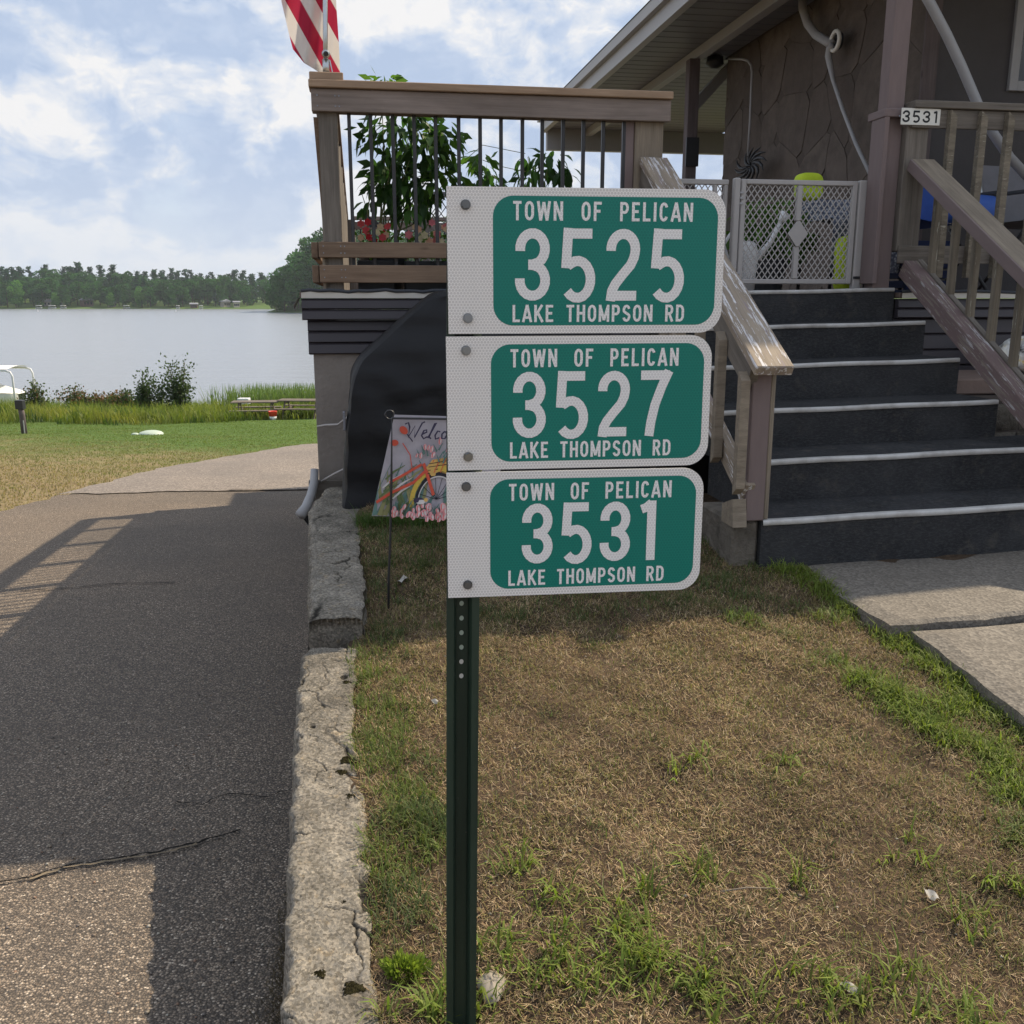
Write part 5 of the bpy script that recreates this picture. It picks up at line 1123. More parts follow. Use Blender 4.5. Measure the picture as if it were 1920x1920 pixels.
# hoses, spinner and conduit on the house wall
HW = lambda px, py, off=.0: (lambda k: C0 + k * ray(px, py))(np.dot(OH + (WS - .05 - off) * U - C0, U) / np.dot(ray(px, py), U))
hz_ = thing('wall_hose', HW(1570, 80), 'thick pale hose looped through a white ring on the flagstone wall', 'hose')
hp_ = [HW(1503, -40, .06), HW(1505, 15, .06), HW(1515, 45, .05), HW(1530, 65, .05), HW(1548, 76, .05), HW(1560, 84, .05)]
MB().tube(hp_, .038, 12).build('hose', 'pipe_grey', hz_, smooth=True)
rc = HW(1572, 77, .02); MB().tube([rc - U * .03 + V * .075 * math.cos(a) + np.array([0, 0, .075 * math.sin(a)]) for a in np.linspace(0, 2 * math.pi, 25)], .018, 8).build('ring', 'plaque_white', hz_, smooth=True)
MB().tube([rc + U * .01, rc - U * .005], .07, 20).build('hole', 'black_metal', hz_)
hp2 = [HW(1562, 84, .05), HW(1555, 92, .06), HW(1553, 105, .06), HW(1556, 120, .05), HW(1562, 150, .04), HW(1580, 205, .04), HW(1605, 270, .04), HW(1640, 345, .04)]
MB().tube(hp2, [.03, .03, .028, .026, .017, .016, .016, .016], 10).build('cable', 'pipe_grey', hz_, smooth=True)
cd = [HW(1366, 110, .03), HW(1392, 111, .03), HW(1402, 114, .03), HW(1408, 122, .03), HW(1410, 135, .03), HW(1406, 230, .03), HW(1402, 292, .03)]
sp_ = thing('wind_spinner', HW(1405, 300, .06), 'black pinwheel spinner hanging by a rod on the flagstone wall', 'ornament')
MB().tube(cd, .012, 8).build('rod', 'pipe_grey', sp_, smooth=True)
cc_ = HW(1411, 310, .10)
for k in range(12):
    a0 = 2 * math.pi * k / 12; P = [cc_ + V * (.05 + r_ * 2.7) * math.cos(a0 + r_ * 9) + np.array([0, 0, (.03 + r_ * 1.15) * math.sin(a0 + r_ * 9)]) - U * .004 * k for r_ in (0, .03, .06, .09, .12)]
    MB().tube(P, [.012, .016, .017, .013, .004], 6).build('vane', 'black_metal', sp_, smooth=True)
# curved pale pipe of a canopy frame standing on the right porch
F_ = lambda px, py: (lambda q: H(q[0], .5, q[1]))(h_t(px, py, .5))
ar = [F_(1715, -45), F_(1745, 8), F_(1775, 65), F_(1803, 125), F_(1835, 200), F_(1862, 250), F_(1893, 295), F_(1930, 335), F_(1985, 385), F_(2050, 470), F_(2080, 545)]
ar[-1][2] = DECK
MB().tube(ar, .030, 12).build('canopy_arch', 'pipe_grey', base=F_(2080, 545), smooth=True, tag=('curved pale grey tube of a swing frame on the porch', 'frame'))
lz = atz(1340, 125, SOF - .12); MB().lathe([(.02, 0), (.09, -.02), (.10, -.10), (.04, -.14)], lz + (0, 0, .12), 16).build('porch_lamp', 'black_metal', base=lz, smooth=True, tag=('small dark unlit lamp under the soffit near the wall corner', 'lamp'))

# ================================================================== FAR SHORE
def tree_proto(kind, seed):
    rg3 = np.random.default_rng(seed); root = bpy.data.objects.new('far_tree', None); P = []; Dv = []; Cc = []
    if kind == 'pine':
        hgt = 1.0
        for k in range(26):
            z = .12 + .88 * (k / 25); r_ = (.19 * (1 - z) ** .7 + .02) * rg3.uniform(.6, 1.3); a = rg3.uniform(0, 6.28)
            m = 34; q = rg3.normal(size=(m, 3)) * (.035, .035, .014); P.append(q + (r_ * math.cos(a) * .7, r_ * math.sin(a) * .7, z)); Dv.append(rg3.normal(size=(m, 3)) * (1, 1, .4)); Cc.append(np.tile((.028, .085, .034), (m, 1)) * rg3.uniform(.6, 1.35))
        tr = MB().tube([(0, 0, -.05), (.004, 0, .5), (0, .003, .98)], [.016, .011, .002], 6); sz = .05
    else:
        n = 19; cl = []
        for k in range(n):
            a = rg3.uniform(0, 6.28); zz_ = rg3.uniform(.14, .92); rr = .27 * math.sqrt(max(.05, 1 - ((zz_ - .5) / .5) ** 2)) * rg3.uniform(.4, 1); cl.append((rr * math.cos(a), rr * math.sin(a), zz_, rg3.uniform(.09, .16)))
        for (x, y, z, r_) in cl:
            m = 170; q = rg3.normal(size=(m, 3)); q /= np.linalg.norm(q, axis=1, keepdims=True); q *= rg3.uniform(.6, 1, (m, 1)) ** .5 * r_; P.append(q * (1, 1, .8) + (x, y, z)); Dv.append(q + rg3.normal(size=(m, 3)) * r_ * .6)
            Cc.append(np.tile((.046, .125, .030) if kind == 'leafy' else (.085, .19, .04), (m, 1)) * rg3.uniform(.55, 1.5))
        tr = MB().tube([(0, 0, -.05), (.01, 0, .3), (.0, .01, .7)], [.022, .015, .006], 6); sz = .042
    P = np.concatenate(P); Dv = np.concatenate(Dv); Cc = np.concatenate(Cc); Vv, Q, cc = leaf_cloud(P, Dv, sz, Cc, .75, .2)
    t_o = tr.build('trunk', 'bark', None); c_o = mesh_np('crown', Vv, Q, 'far_leaf', cc)
    t_o.parent = root; c_o.parent = root; COL.objects.unlink(t_o); COL.objects.unlink(c_o); return root
TP = {'pine': [tree_proto('pine', k) for k in (1, 2, 3)], 'leafy': [tree_proto('leafy', k) for k in (4, 5, 6, 7)], 'bright': [tree_proto('bright', k) for k in (8, 9)]}
def put_tree(kind, x, y, hgt, label, group, wid=1.0):
    r = copy_tree(random.choice(TP[kind])); r.name = 'pine_tree' if kind == 'pine' else 'leafy_tree'; r.location = (x, y, float(far_z(np.array(x), np.array(y))) - .2); r.scale = (hgt * wid, hgt * wid, hgt); r.rotation_euler = (0, 0, random.uniform(0, 6.28)); settag(r, label, 'tree', group); return r
def px_x(px, dist): return (px - 960) / F_PX * dist * CP
for row, (back, sp_x, h0, h1) in enumerate(((12, 7.0, 9, 14), (24, 6.5, 12, 17), (42, 6.5, 14, 19), (64, 6.5, 15, 20), (92, 6.5, 16, 20))):
    x = px_x(-260, 600)
    while x < px_x(485, 600):
        y = float(shore_y(np.array(x))) + back + random.uniform(-5, 5); pine = random.random() < (.12, .25, .4, .55, .75)[row]
        bump = 1 + .12 * math.exp(-((x + 290) / 35) ** 2)
        if not (row == 0 and random.random() < .35):
            put_tree('pine' if pine else 'leafy', x + random.uniform(-2, 2), y, random.uniform(h0, h1) * bump * (1.12 if pine else 1), 'dark %s tree %s of the far lake shore' % ('pine' if pine else 'leafy', ('standing at the water edge', 'just behind the first trees', 'midway up the wood', 'high in the wood', 'on the skyline of the wood')[row]), 'far shore %s trees' % ('pine' if pine else 'leafy'), random.uniform(.9, 1.25))
        x += sp_x * random.uniform(.8, 1.2)
for row, (back, sp_x, h0, h1) in enumerate(((5, 5.5, 13, 18), (17, 6, 17, 22), (33, 6, 19, 25), (54, 7, 20, 27))):
    x = px_x(468, 440)
    while x < px_x(1010, 420):
        y = float(shore_y(np.array(x))) + back + random.uniform(-3, 3); pine = random.random() < .3; grow = np.interp(x, [-118, -104, -92, -80], [.62, .95, 1.3, 1.4])
        put_tree('pine' if pine else 'leafy', x, y, random.uniform(h0, h1) * grow, 'dark %s tree %s the wooded point across the lake' % ('pine' if pine else 'leafy', ('at the foot of', 'low on', 'high on', 'crowning')[row]), 'wooded point %s trees' % ('pine' if pine else 'leafy'), random.uniform(.9, 1.2))
        x += sp_x * random.uniform(.8, 1.2) * (1 if x < px_x(690, 420) else 1.7)
for px, hgt, lb in ((262, 12.5, 'bright green round tree by the sandy far shore'), (200, 9, 'small bright green tree beside the far brown cabin'), (105, 9, 'pale green spreading tree behind the far docked boats'), (35, 16, 'tall grey-green tree left of the far grey cottage')):
    x = px_x(px, 600); put_tree('bright', x, float(shore_y(np.array(x))) + 5, hgt, lb, None)
x = px_x(325, 600); put_tree('leafy', x, float(shore_y(np.array(x))) + 4, 9, 'lone dark bushy tree at the far water edge', None)
def cottage(px, w, hgt, mt, label, dy=9, rot=.2):
    x = px_x(px, 600); y = float(shore_y(np.array(x))) + dy; z = float(far_z(np.array(x), np.array(y))) - .3; b = np.array([x, y, z]); o = thing('cottage', b, label, 'house'); cr, sr = math.cos(rot), math.sin(rot); d_ = w * .7
    T = lambda a, bb, c: b + np.array([a * cr - bb * sr, a * sr + bb * cr, c])
    def bx(a0, a1, b0, b1, c0, c1): mb = MB(); return mb.obox(T((a0 + a1) / 2, (b0 + b1) / 2, (c0 + c1) / 2), [(cr, sr, 0), (-sr, cr, 0), (0, 0, 1)], [(a1 - a0) / 2, (b1 - b0) / 2, (c1 - c0) / 2], .02)
    bx(-w / 2, w / 2, -d_ / 2, d_ / 2, 0, hgt).build('wall', mt, o)
    P = [(-w / 2 - .5, hgt), (w / 2 + .5, hgt), (w / 2 + .5, hgt + .25), (0, hgt + w * .3), (-w / 2 - .5, hgt + .25)] if rot > .5 else None
    if P: MB().prism(P, lambda a, c, dd: T(a, dd, c), -d_ / 2 - .5, d_ / 2 + .5).build('roof', 'far_roof', o, recalc=True)
    else: MB().prism([(-d_ / 2 - .6, hgt), (d_ / 2 + .6, hgt), (d_ / 2 + .6, hgt + .2), (0, hgt + d_ * .36), (-d_ / 2 - .6, hgt + .2)], lambda a, c, dd: T(dd, a, c), -w / 2 - .5, w / 2 + .5).build('roof', 'far_roof', o, recalc=True)
    for k in (-.3, 0, .3): bx(w * k - .5, w * k + .5, -d_ / 2 - .05, -d_ / 2 - .01, hgt * .35, hgt * .75).build('window', 'window_glass', o)
cottage(80, 7, 3.0, 'far_wall', 'grey roofed cottage behind the docked boats on the far shore', 16); cottage(147, 6.5, 4.0, 'far_wall_brown', 'dark brown cabin among trees on the far shore', 14, .8); cottage(198, 4, 2.5, 'far_wall', 'tiny pale shed by the sandy far shore', 10); cottage(422, 5, 3.4, 'far_wall', 'grey gabled cottage near the wooded point', 12, 1.0); cottage(447, 3.6, 3.2, 'far_wall_cream', 'cream cottage beside the wooded point', 8, .3); cottage(368, 4, 2.2, 'far_wall_brown', 'little dark boathouse on the far shore', 5)
def far_boat(px, w, label, hc='white_plastic'):
    x = px_x(px, 590); y = float(shore_y(np.array(x))) - 3; b = np.array([x, y, -4.65]); o = thing('moored_boat', b, label, 'boat'); ux = np.array([1., 0, 0])
    def f(u, v): a = (u - .5) * w; k = 1 - abs(2 * u - 1) ** 3; return b + np.array([a, (v - .5) * 2.2 * k, .15 + .65 * abs(2 * v - 1) ** 1.5 + .25 * u])
    MB().grid(f, 11, 9).build('hull', hc, o, smooth=True); MB().wbox(x - w * .42, x + w * .40, y - .8, y + .8, -4.0, -3.85).build('deck', 'hull_dark', o); MB().wbox(x - w * .36, x + w * .34, y - .95, y + .95, -2.75, -2.5, .05).build('canopy', 'boat_cover', o)
    for sx in (-.33, .31):
        for sy in (-.8, .8): MB().tube([(x + w * sx, y + sy, -3.9), (x + w * sx, y + sy, -2.7)], .05, 6).build('canopy_pole', 'galvanized', o)
far_boat(71, 4.2, 'left pontoon boat with white canopy at the far dock'); far_boat(94, 5.0, 'middle covered pontoon boat at the far dock'); far_boat(113, 4.0, 'right white boat beside the far dock'); far_boat(229, 4.5, 'white boat pulled up at the far sandy beach'); far_boat(380, 2.6, 'small white boat near the far boathouse'); far_boat(334, 2.4, 'tiny white boat moored by the lone shore tree')
for px, lb in ((53, 'tiny white buoy floating left on the lake'), (71, 'tiny white buoy floating before the far boats'), (330, 'tiny white buoy floating right on the lake')):
    q = atz(px, 584 if px != 53 else 578, -4.6); MB().lathe([(.10, -.1), (.22, .1), (.20, .35), (.08, .6), (.05, .95)], q, 12).build('buoy', 'white_plastic', base=q, smooth=True, tag=(lb, 'buoy'))
db = px_x(214, 590); yb = float(shore_y(np.array(db)))
do = thing('dock', (db, yb - 5, -4.6), 'low timber dock by the sandy far beach', 'dock')
MB().wbox(db - 6, db + 5, yb - 6, yb - 4.4, -4.25, -4.1).build('deck', 'wood_table', do)
for k in range(6): MB().tube([(db - 5.6 + 2.0 * k, yb - 5.9, -5.4), (db - 5.6 + 2.0 * k, yb - 5.9, -3.9)], .08, 6).build('pile', 'wood_table', do)

# ================================================================== NEAR SHORE
def gz(x, y): return ground_z(np.asarray(x, float), np.asarray(y, float))
def blades(P, hgt, wid, az, lean, c0, c1):
    """grass blades of two quads; c0 colour at foot, c1 at tip"""
    n = len(P); d_ = np.stack([np.cos(az), np.sin(az), np.zeros(n)], -1); sd = np.stack([-np.sin(az), np.cos(az), np.zeros(n)], -1); up = np.array([0, 0, 1.])
    hgt = hgt[:, None]; w = wid[:, None]; ln = lean[:, None]
    m = P + up * hgt * .55 * np.cos(ln * .6) + d_ * hgt * .55 * np.sin(ln * .6); tp = m + up * hgt * .45 * np.cos(ln * 1.5) + d_ * hgt * .45 * np.sin(ln * 1.5)
    Vv = np.stack([P - sd * w / 2, P + sd * w / 2, m - sd * w * .42, m + sd * w * .42, tp - sd * w * .06, tp + sd * w * .06], 1).reshape(-1, 3)
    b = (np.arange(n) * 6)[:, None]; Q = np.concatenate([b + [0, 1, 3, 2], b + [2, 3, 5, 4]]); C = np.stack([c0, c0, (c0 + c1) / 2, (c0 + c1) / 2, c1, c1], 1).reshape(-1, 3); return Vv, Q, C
def jit(c, n, a=.2): return np.array(c)[None, :] * RNG.uniform(1 - a, 1 + a, (n, 1)) * RNG.uniform(.93, 1.07, (n, 3))
# tall bank grass and reeds
n = 46000; x = RNG.uniform(-36, 6, n); y = RNG.uniform(33.5, 50, n); edge = 33.8 + 1.2 * np.sin(x * .6) + .8 * np.sin(x * 1.7) + np.clip((x + 14) * .65, 0, 9); k = y > edge; x, y = x[k], y[k]; n = len(x)
hgt = RNG.uniform(.35, .75, n) * np.clip((y - edge[k]) * .4 + .35, .3, 1); yel = np.clip(sn(x, y, .35, 1) * .6 + .5, 0, 1)[:, None]
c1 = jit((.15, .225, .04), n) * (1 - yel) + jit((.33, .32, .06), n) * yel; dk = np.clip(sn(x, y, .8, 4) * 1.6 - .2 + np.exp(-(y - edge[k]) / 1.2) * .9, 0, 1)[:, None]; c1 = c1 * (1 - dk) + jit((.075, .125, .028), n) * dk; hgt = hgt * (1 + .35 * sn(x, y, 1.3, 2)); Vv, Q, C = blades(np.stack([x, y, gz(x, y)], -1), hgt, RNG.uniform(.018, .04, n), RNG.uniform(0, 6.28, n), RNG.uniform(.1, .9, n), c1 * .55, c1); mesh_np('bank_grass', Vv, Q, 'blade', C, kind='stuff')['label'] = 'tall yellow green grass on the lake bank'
n = 9000; x = RNG.uniform(-16, 8, n); y = RNG.uniform(46, 54, n); k = RNG.uniform(size=n) < np.clip((x + 15.5) / 2, 0, 1); x, y = x[k], y[k]; n = len(x); c1 = jit((.15, .22, .07), n)
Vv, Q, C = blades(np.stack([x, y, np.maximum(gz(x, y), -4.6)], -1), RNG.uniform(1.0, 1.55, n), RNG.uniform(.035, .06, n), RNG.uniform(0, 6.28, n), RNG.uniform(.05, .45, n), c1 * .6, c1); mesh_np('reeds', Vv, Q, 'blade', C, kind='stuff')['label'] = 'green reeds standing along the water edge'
# short turf of the field in front of it
n = 150000; y = RNG.uniform(9, 37, n) ** 1.0; x = RNG.uniform(-1, 0, n) * (y * .60 + 3) - 2; k = (x < left_x(y) - .05) | (y > 30); x, y = x[k], y[k]; n = len(x)
wet = np.clip((y + .62 * x - 9) / 12 + .35 * sn(x, y, .5) + .35 * sn(x, y, 2.1, 1), 0, 1)[:, None]; c1 = jit((.15, .21, .05), n) * wet + jit((.31, .25, .14), n) * (1 - wet)
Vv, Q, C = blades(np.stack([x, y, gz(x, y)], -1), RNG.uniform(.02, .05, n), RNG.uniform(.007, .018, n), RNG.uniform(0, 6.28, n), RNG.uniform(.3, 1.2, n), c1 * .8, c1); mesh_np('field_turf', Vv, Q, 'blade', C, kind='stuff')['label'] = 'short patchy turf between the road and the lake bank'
def shrub(px, py, dist, w, hgt, label, col, n=900, red=0):
    n = int(n * 1.5); w *= 1.05
    p = atd(px, py, dist); p[2] = float(gz(p[0], p[1])); o = thing('shrub', p, label, 'shrub'); P = []; Dv = []
    for k in range(14):
        a = RNG.uniform(0, 6.28); r_ = w / 2 * RNG.uniform(.1, .95); top = np.array([r_ * math.cos(a), r_ * .6 * math.sin(a), hgt * RNG.uniform(.45, 1.0) * (1 - .45 * (r_ / (w / 2)) ** 2)])
        MB().tube([p + (top * (.15, .15, 0)), p + top * (.6, .6, .55), p + top], [.02, .014, .006], 5).build('branch', 'bark', o, smooth=True)
        m = n // 14; f = RNG.uniform(.25, 1, (m, 1)) ** .7; q = top * f * np.array([1, 1, 1]) + RNG.normal(size=(m, 3)) * (w * .085, w * .07, hgt * .07); P.append(q); Dv.append(RNG.normal(size=(m, 3)) + (0, 0, .4))
    P = np.concatenate(P); Dv = np.concatenate(Dv); P[:, 2] = np.maximum(P[:, 2], .02); c = np.tile(np.array(col), (len(P), 1))
    if red: c[RNG.uniform(size=len(P)) < red] = (.20, .10, .05)
    Vv, Q, cc = leaf_cloud(P, Dv, .125, c, .6, .3); mesh_np('foliage', Vv, Q, 'leaf', cc, parent=o, kind='stuff')
shrub(70, 770, 44, 1.6, 1.75, 'loose shrub beside the covered boat', (.075, .10, .035), 700, .1); shrub(145, 770, 45, 2.6, 1.5, 'low spreading shrub with reddish tips on the bank', (.07, .095, .035), 900, .3); shrub(200, 770, 45, 2.2, 1.3, 'low rusty shrub in the middle of the bank', (.07, .085, .03), 700, .45)
shrub(272, 775, 42, 1.7, 2.35, 'dense dark green shrub on the bank', (.05, .08, .025), 1200); shrub(338, 775, 42, 2.2, 2.65, 'tallest bushy shrub on the bank beside the reeds', (.055, .085, .03), 1400); shrub(238, 770, 44, 1.8, 1.35, 'small olive shrub left of the dark green one', (.07, .085, .03), 700, .2)
# marker post
q = on_road(46, 813); q[2] = float(gz(q[0], q[1])); mp = thing('marker_post', q, 'dark post with a square head standing in the dry grass', 'post')
MB().tube([q + (0, 0, -.1), q + (-.01, 0, .55), q + (-.03, 0, .80)], [.085, .08, .075], 10).build('stem', 'wood_fascia', mp, smooth=True); MB().wbox(q[0] - .14, q[0] + .08, q[1] - .1, q[1] + .1, q[2] + .72, q[2] + .98, .01).build('head', 'black_metal', mp); MB().tube([q + (.05, -.085, .0), q + (.05, -.085, .4)], .02, 6).build('conduit', 'pipe_grey', mp)
# septic lids
q = on_road(283, 812); q[2] = float(gz(q[0], q[1])); MB().lathe([(.36, -.05), (.35, .03), (.30, .075), (.18, .11), (.02, .125)], q, 28).build('tank_lid', 'septic_lid', base=q, smooth=True, tag=('pale green domed tank lid lying in the lawn', 'lid'))
q = on_road(253, 813); q[2] = float(gz(q[0], q[1])); MB().lathe([(.10, -.05), (.10, .03), (.07, .05), (.01, .055)], q, 20).build('pipe_cap', 'septic_lid', base=q, smooth=True, tag=('little pale cap beside the domed tank lid', 'lid'))
# picnic tables
def picnic(px, py, rz, label, wr=1.0):
    b = on_road(px, py); b[2] = float(gz(b[0], b[1])); o = thing('picnic_table', b, label, 'picnic table', 'picnic tables'); c, s = math.cos(rz), math.sin(rz); T = lambda a, bb, z: b + np.array([a * c - bb * s, a * s + bb * c, z]); L = .95
    for k in range(5): MB().bar(T(-L, -.32 + .16 * k, .74), T(L, -.32 + .16 * k, .74), .145, .04).build('top_plank', 'wood_table', o)
    for sg in (-1, 1):
        for k in (0, 1): MB().bar(T(-L, sg * (.62 + .15 * k), .44), T(L, sg * (.62 + .15 * k), .44), .14, .04).build('seat_plank', 'wood_table', o)
    for a in (-.65, .65):
        for sg in (-1, 1): MB().bar(T(a, sg * .72, 0), T(a, sg * .22, .72), .09, .04, (c, s, 0)).build('leg', 'wood_table', o)
        MB().bar(T(a + .05, -.78, .39), T(a + .05, .78, .39), .04, .09).build('seat_support', 'wood_table', o); MB().bar(T(a + .05, -.36, .69), T(a + .05, .36, .69), .04, .08).build('top_support', 'wood_table', o)
picnic(481, 784, .12, 'dark picnic table with the red bucket at its end'); picnic(568, 784, -.05, 'dark picnic table half hidden by the stucco wall')
q = on_road(512, 786); q[2] = float(gz(q[0], q[1])); bk_ = thing('bucket', q, 'red and white bucket on the grass between the picnic tables', 'bucket'); MB().lathe([(.13, 0), (.15, .16)], q, 18).build('lower_half', 'white_plastic', bk_, smooth=True); MB().lathe([(.152, .155), (.17, .34), (.18, .36), (.15, .35), (.13, .2)], q, 18).build('upper_half', 'bucket_red', bk_, smooth=True)
q = on_road(459, 776); MB().wbox(q[0] - .26, q[0] + .26, q[1] - .2, q[1] + .2, float(gz(q[0], q[1])) + .46, float(gz(q[0], q[1])) + .74, .02).build('cool_box', 'white_plastic', base=(q[0], q[1], float(gz(q[0], q[1])) + .46), tag=('small white cool box on the end of a picnic bench', 'box'))
# covered boat on its lift at the left
bd = 52.0; b = atd(8, 765, bd); b[2] = -4.6; bt = thing('covered_boat', b, 'white covered boat on a shore lift under a bimini frame', 'boat')
def cov(u, v):
    a = -3.2 + 4.25 * u; k = math.sqrt(max(0, 1 - (abs(2 * u - 1)) ** 3)); z = 1.05 + (.95 - .75 * u) * (1 - abs(2 * v - 1)) * k + .12 * k; return b + np.array([a, (v - .5) * 2.3 * (.35 + .65 * k), z])
MB().grid(cov, 22, 13).build('cover', 'boat_cover', bt, smooth=True)
MB().grid(lambda u, v: b + np.array([-3.2 + 4.25 * u, -1.15 * (.35 + .65 * math.sqrt(max(0, 1 - abs(2 * u - 1) ** 3))) * (1 - .35 * v * v), 1.10 - .85 * v]), 22, 9).build('hull', 'boat_cover', bt, smooth=True)
MB().grid(lambda u, v: b + np.array([-3.2 + 4.25 * u, 1.15 * (.35 + .65 * math.sqrt(max(0, 1 - abs(2 * u - 1) ** 3))) * (1 - .35 * v * v), 1.10 - .85 * v]), 22, 9).build('hull', 'boat_cover', bt, smooth=True)
pz_ = atd(47, 742, bd)
for dy in (-1.1, 1.1): 
    MB().tube([np.array([pz_[0], pz_[1] + dy, -4.7]), np.array([pz_[0], pz_[1] + dy, -2.55]), np.array([pz_[0] - .1, pz_[1] + dy, -2.32]), np.array([pz_[0] - .4, pz_[1] + dy, -2.24]), np.array([pz_[0] - 4.5, pz_[1] + dy, -2.20])], .055, 8).build('frame_tube', 'white_plastic', bt, smooth=True); MB().tube([np.array([pz_[0] - 4.3, pz_[1] + dy, -4.7]), np.array([pz_[0] - 4.3, pz_[1] + dy, -2.2])], .055, 8).build('frame_tube', 'white_plastic', bt, smooth=True)
MB().grid(lambda u, v: np.array([pz_[0] - 4.5 + 4.3 * u, pz_[1] - 1.15 + 2.3 * v, -2.17 + .12 * math.sin(math.pi * v)]), 9, 9).build('canopy', 'boat_cover', bt, smooth=True)

# ================================================================== GRASS OF THE FRONT LAWN
def inslab(x, y):
    s = (x - OH[0]) * U[0] + (y - OH[1]) * U[1]; tt = (x - OH[0]) * V[0] + (y - OH[1]) * V[1]
    return ((s > 1.24) & (tt > -2.41) & (tt < 0)) | ((s > 1.31) & (tt < -2.40)) | ((s > 1.03) & (tt > T1 - .02))
def keep_lawn(x, y, mar=.0): return (x > kerb_in(y) + mar) & ~inslab(x, y) & (y < 5.0) & ~((x > -.7) & (y > 4.86 + .16 * x))
n = 460000; x = RNG.uniform(-.75, 2.7, n); y = RNG.uniform(1.15, 5.0, n); k = keep_lawn(x, y); x, y = x[k], y[k]; n = len(x)
bare = sn(x, y, 2.2, 3.3) * .5 + sn(x, y, 6.1, .4) * .5; k = RNG.uniform(size=n) < np.clip(.82 - .85 * np.clip(bare - .02, 0, 1) - .25 * np.clip((2.3 - y), 0, 1) * (x > .15), .06, 1); x, y, = x[k], y[k]; n = len(x)
L_ = RNG.uniform(.006, .022, n); az = RNG.uniform(0, 6.28, n); el_ = RNG.uniform(-.05, .95, n); z = lawn_h(x, y) + RNG.uniform(.0005, .009, n)
a = np.stack([x, y, z], -1); d_ = np.stack([np.cos(az) * np.cos(el_), np.sin(az) * np.cos(el_), np.sin(el_)], -1); sd = np.stack([-np.sin(az), np.cos(az), np.zeros(n)], -1); w = RNG.uniform(.0007, .0017, n)[:, None]
tip = a + d_ * L_[:, None]; Vv = np.stack([a - sd * w / 2, a + sd * w / 2, tip + sd * w / 3, tip - sd * w / 3], 1).reshape(-1, 3)
r = RNG.uniform(size=(n, 1)); pal = np.where(r < .38, (.46, .32, .185), np.where(r < .56, (.27, .175, .105), np.where(r < .80, (.64, .50, .33), (.30, .27, .10)))); pal = pal * RNG.uniform(.7, 1.25, (n, 1)) * (.86 + .26 * np.clip(sn(x, y, 1.9, 5.1) + .5 * sn(x, y, 6.7, 1.4), -1, 1))[:, None]
mesh_np('dry_thatch', Vv, np.arange(4 * n).reshape(n, 4), 'straw', np.repeat(pal, 4, 0), kind='stuff')['label'] = 'dry straw coloured thatch over the front lawn'
GX, GY, GH, GW, GC, GLn = [], [], [], [], [], []
def tufts(px, py, rx, ry, nt, nb, hr, col, wr=(.0018, .0036), leanr=(.3, 1.3), spread=.018):
    c = on_lawn(px, py); 
    for _ in range(nt):
        x = c[0] + RNG.normal() * rx; y = c[1] + RNG.normal() * ry; m = max(3, int(nb * RNG.uniform(.5, 1.4))); xx = x + RNG.normal(size=m) * spread; yy = y + RNG.normal(size=m) * spread; kk = keep_lawn(xx, yy, -.015); xx, yy = xx[kk], yy[kk]; m = len(xx)
        if m == 0: continue
        sc = RNG.uniform(.7, 1.2); GX.append(xx); GY.append(yy); GH.append(RNG.uniform(*hr, m) * sc); GW.append(RNG.uniform(*wr, m)); GC.append(jit(col, m, .22) * RNG.uniform(.8, 1.15)); GLn.append(RNG.uniform(*leanr, m))
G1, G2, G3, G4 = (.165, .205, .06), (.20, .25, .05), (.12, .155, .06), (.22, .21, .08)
n_ = 110000; xx = RNG.uniform(-.7, 2.6, n_); yy = RNG.uniform(1.15, 5, n_); kk = keep_lawn(xx, yy); xx, yy = xx[kk], yy[kk]; m = len(xx); GX.append(xx); GY.append(yy); GH.append(RNG.uniform(.008, .032, m)); GW.append(RNG.uniform(.0008, .0019, m)); gm = np.clip(.42 + .45 * sn(xx, yy, 4.2, 1.1) + .25 * sn(xx, yy, 11, 2), .08, .85)[:, None]; GC.append(np.where(RNG.uniform(size=(m, 1)) < gm, jit((.155, .175, .06), m, .3), jit((.30, .215, .12), m, .35))); GLn.append(RNG.uniform(.4, 1.5, m))
for k_ in range(1150):                                   # small tufts scattered all over
    x_ = RNG.uniform(-.6, 2.4); y_ = RNG.uniform(1.3, 4.6); m = RNG.integers(8, 34); xx = x_ + RNG.normal(size=m) * .03; yy = y_ + RNG.normal(size=m) * .03; kk = keep_lawn(xx, yy); xx, yy = xx[kk], yy[kk]; m = len(xx); GX.append(xx); GY.append(yy); GH.append(RNG.uniform(.015, .045, m)); GW.append(RNG.uniform(.0013, .0028, m)); GC.append(jit([G4, G1, G3, G4, (.30, .26, .11)][RNG.integers(5)], m, .25)); GLn.append(RNG.uniform(.3, 1.4, m))
# along the kerb
for (px, py, nn) in ((720, 1330, 26), (730, 1385, 26), (720, 1440, 22), (760, 1500, 34), (800, 1540, 40), (770, 1580, 30), (720, 1620, 14), (740, 1690, 16), (720, 1740, 12), (700, 1270, 14), (660, 1245, 18), (790, 1440, 12)): tufts(px, py, .055, .05, nn, 15, (.025, .065), G1 if nn % 4 else G3)
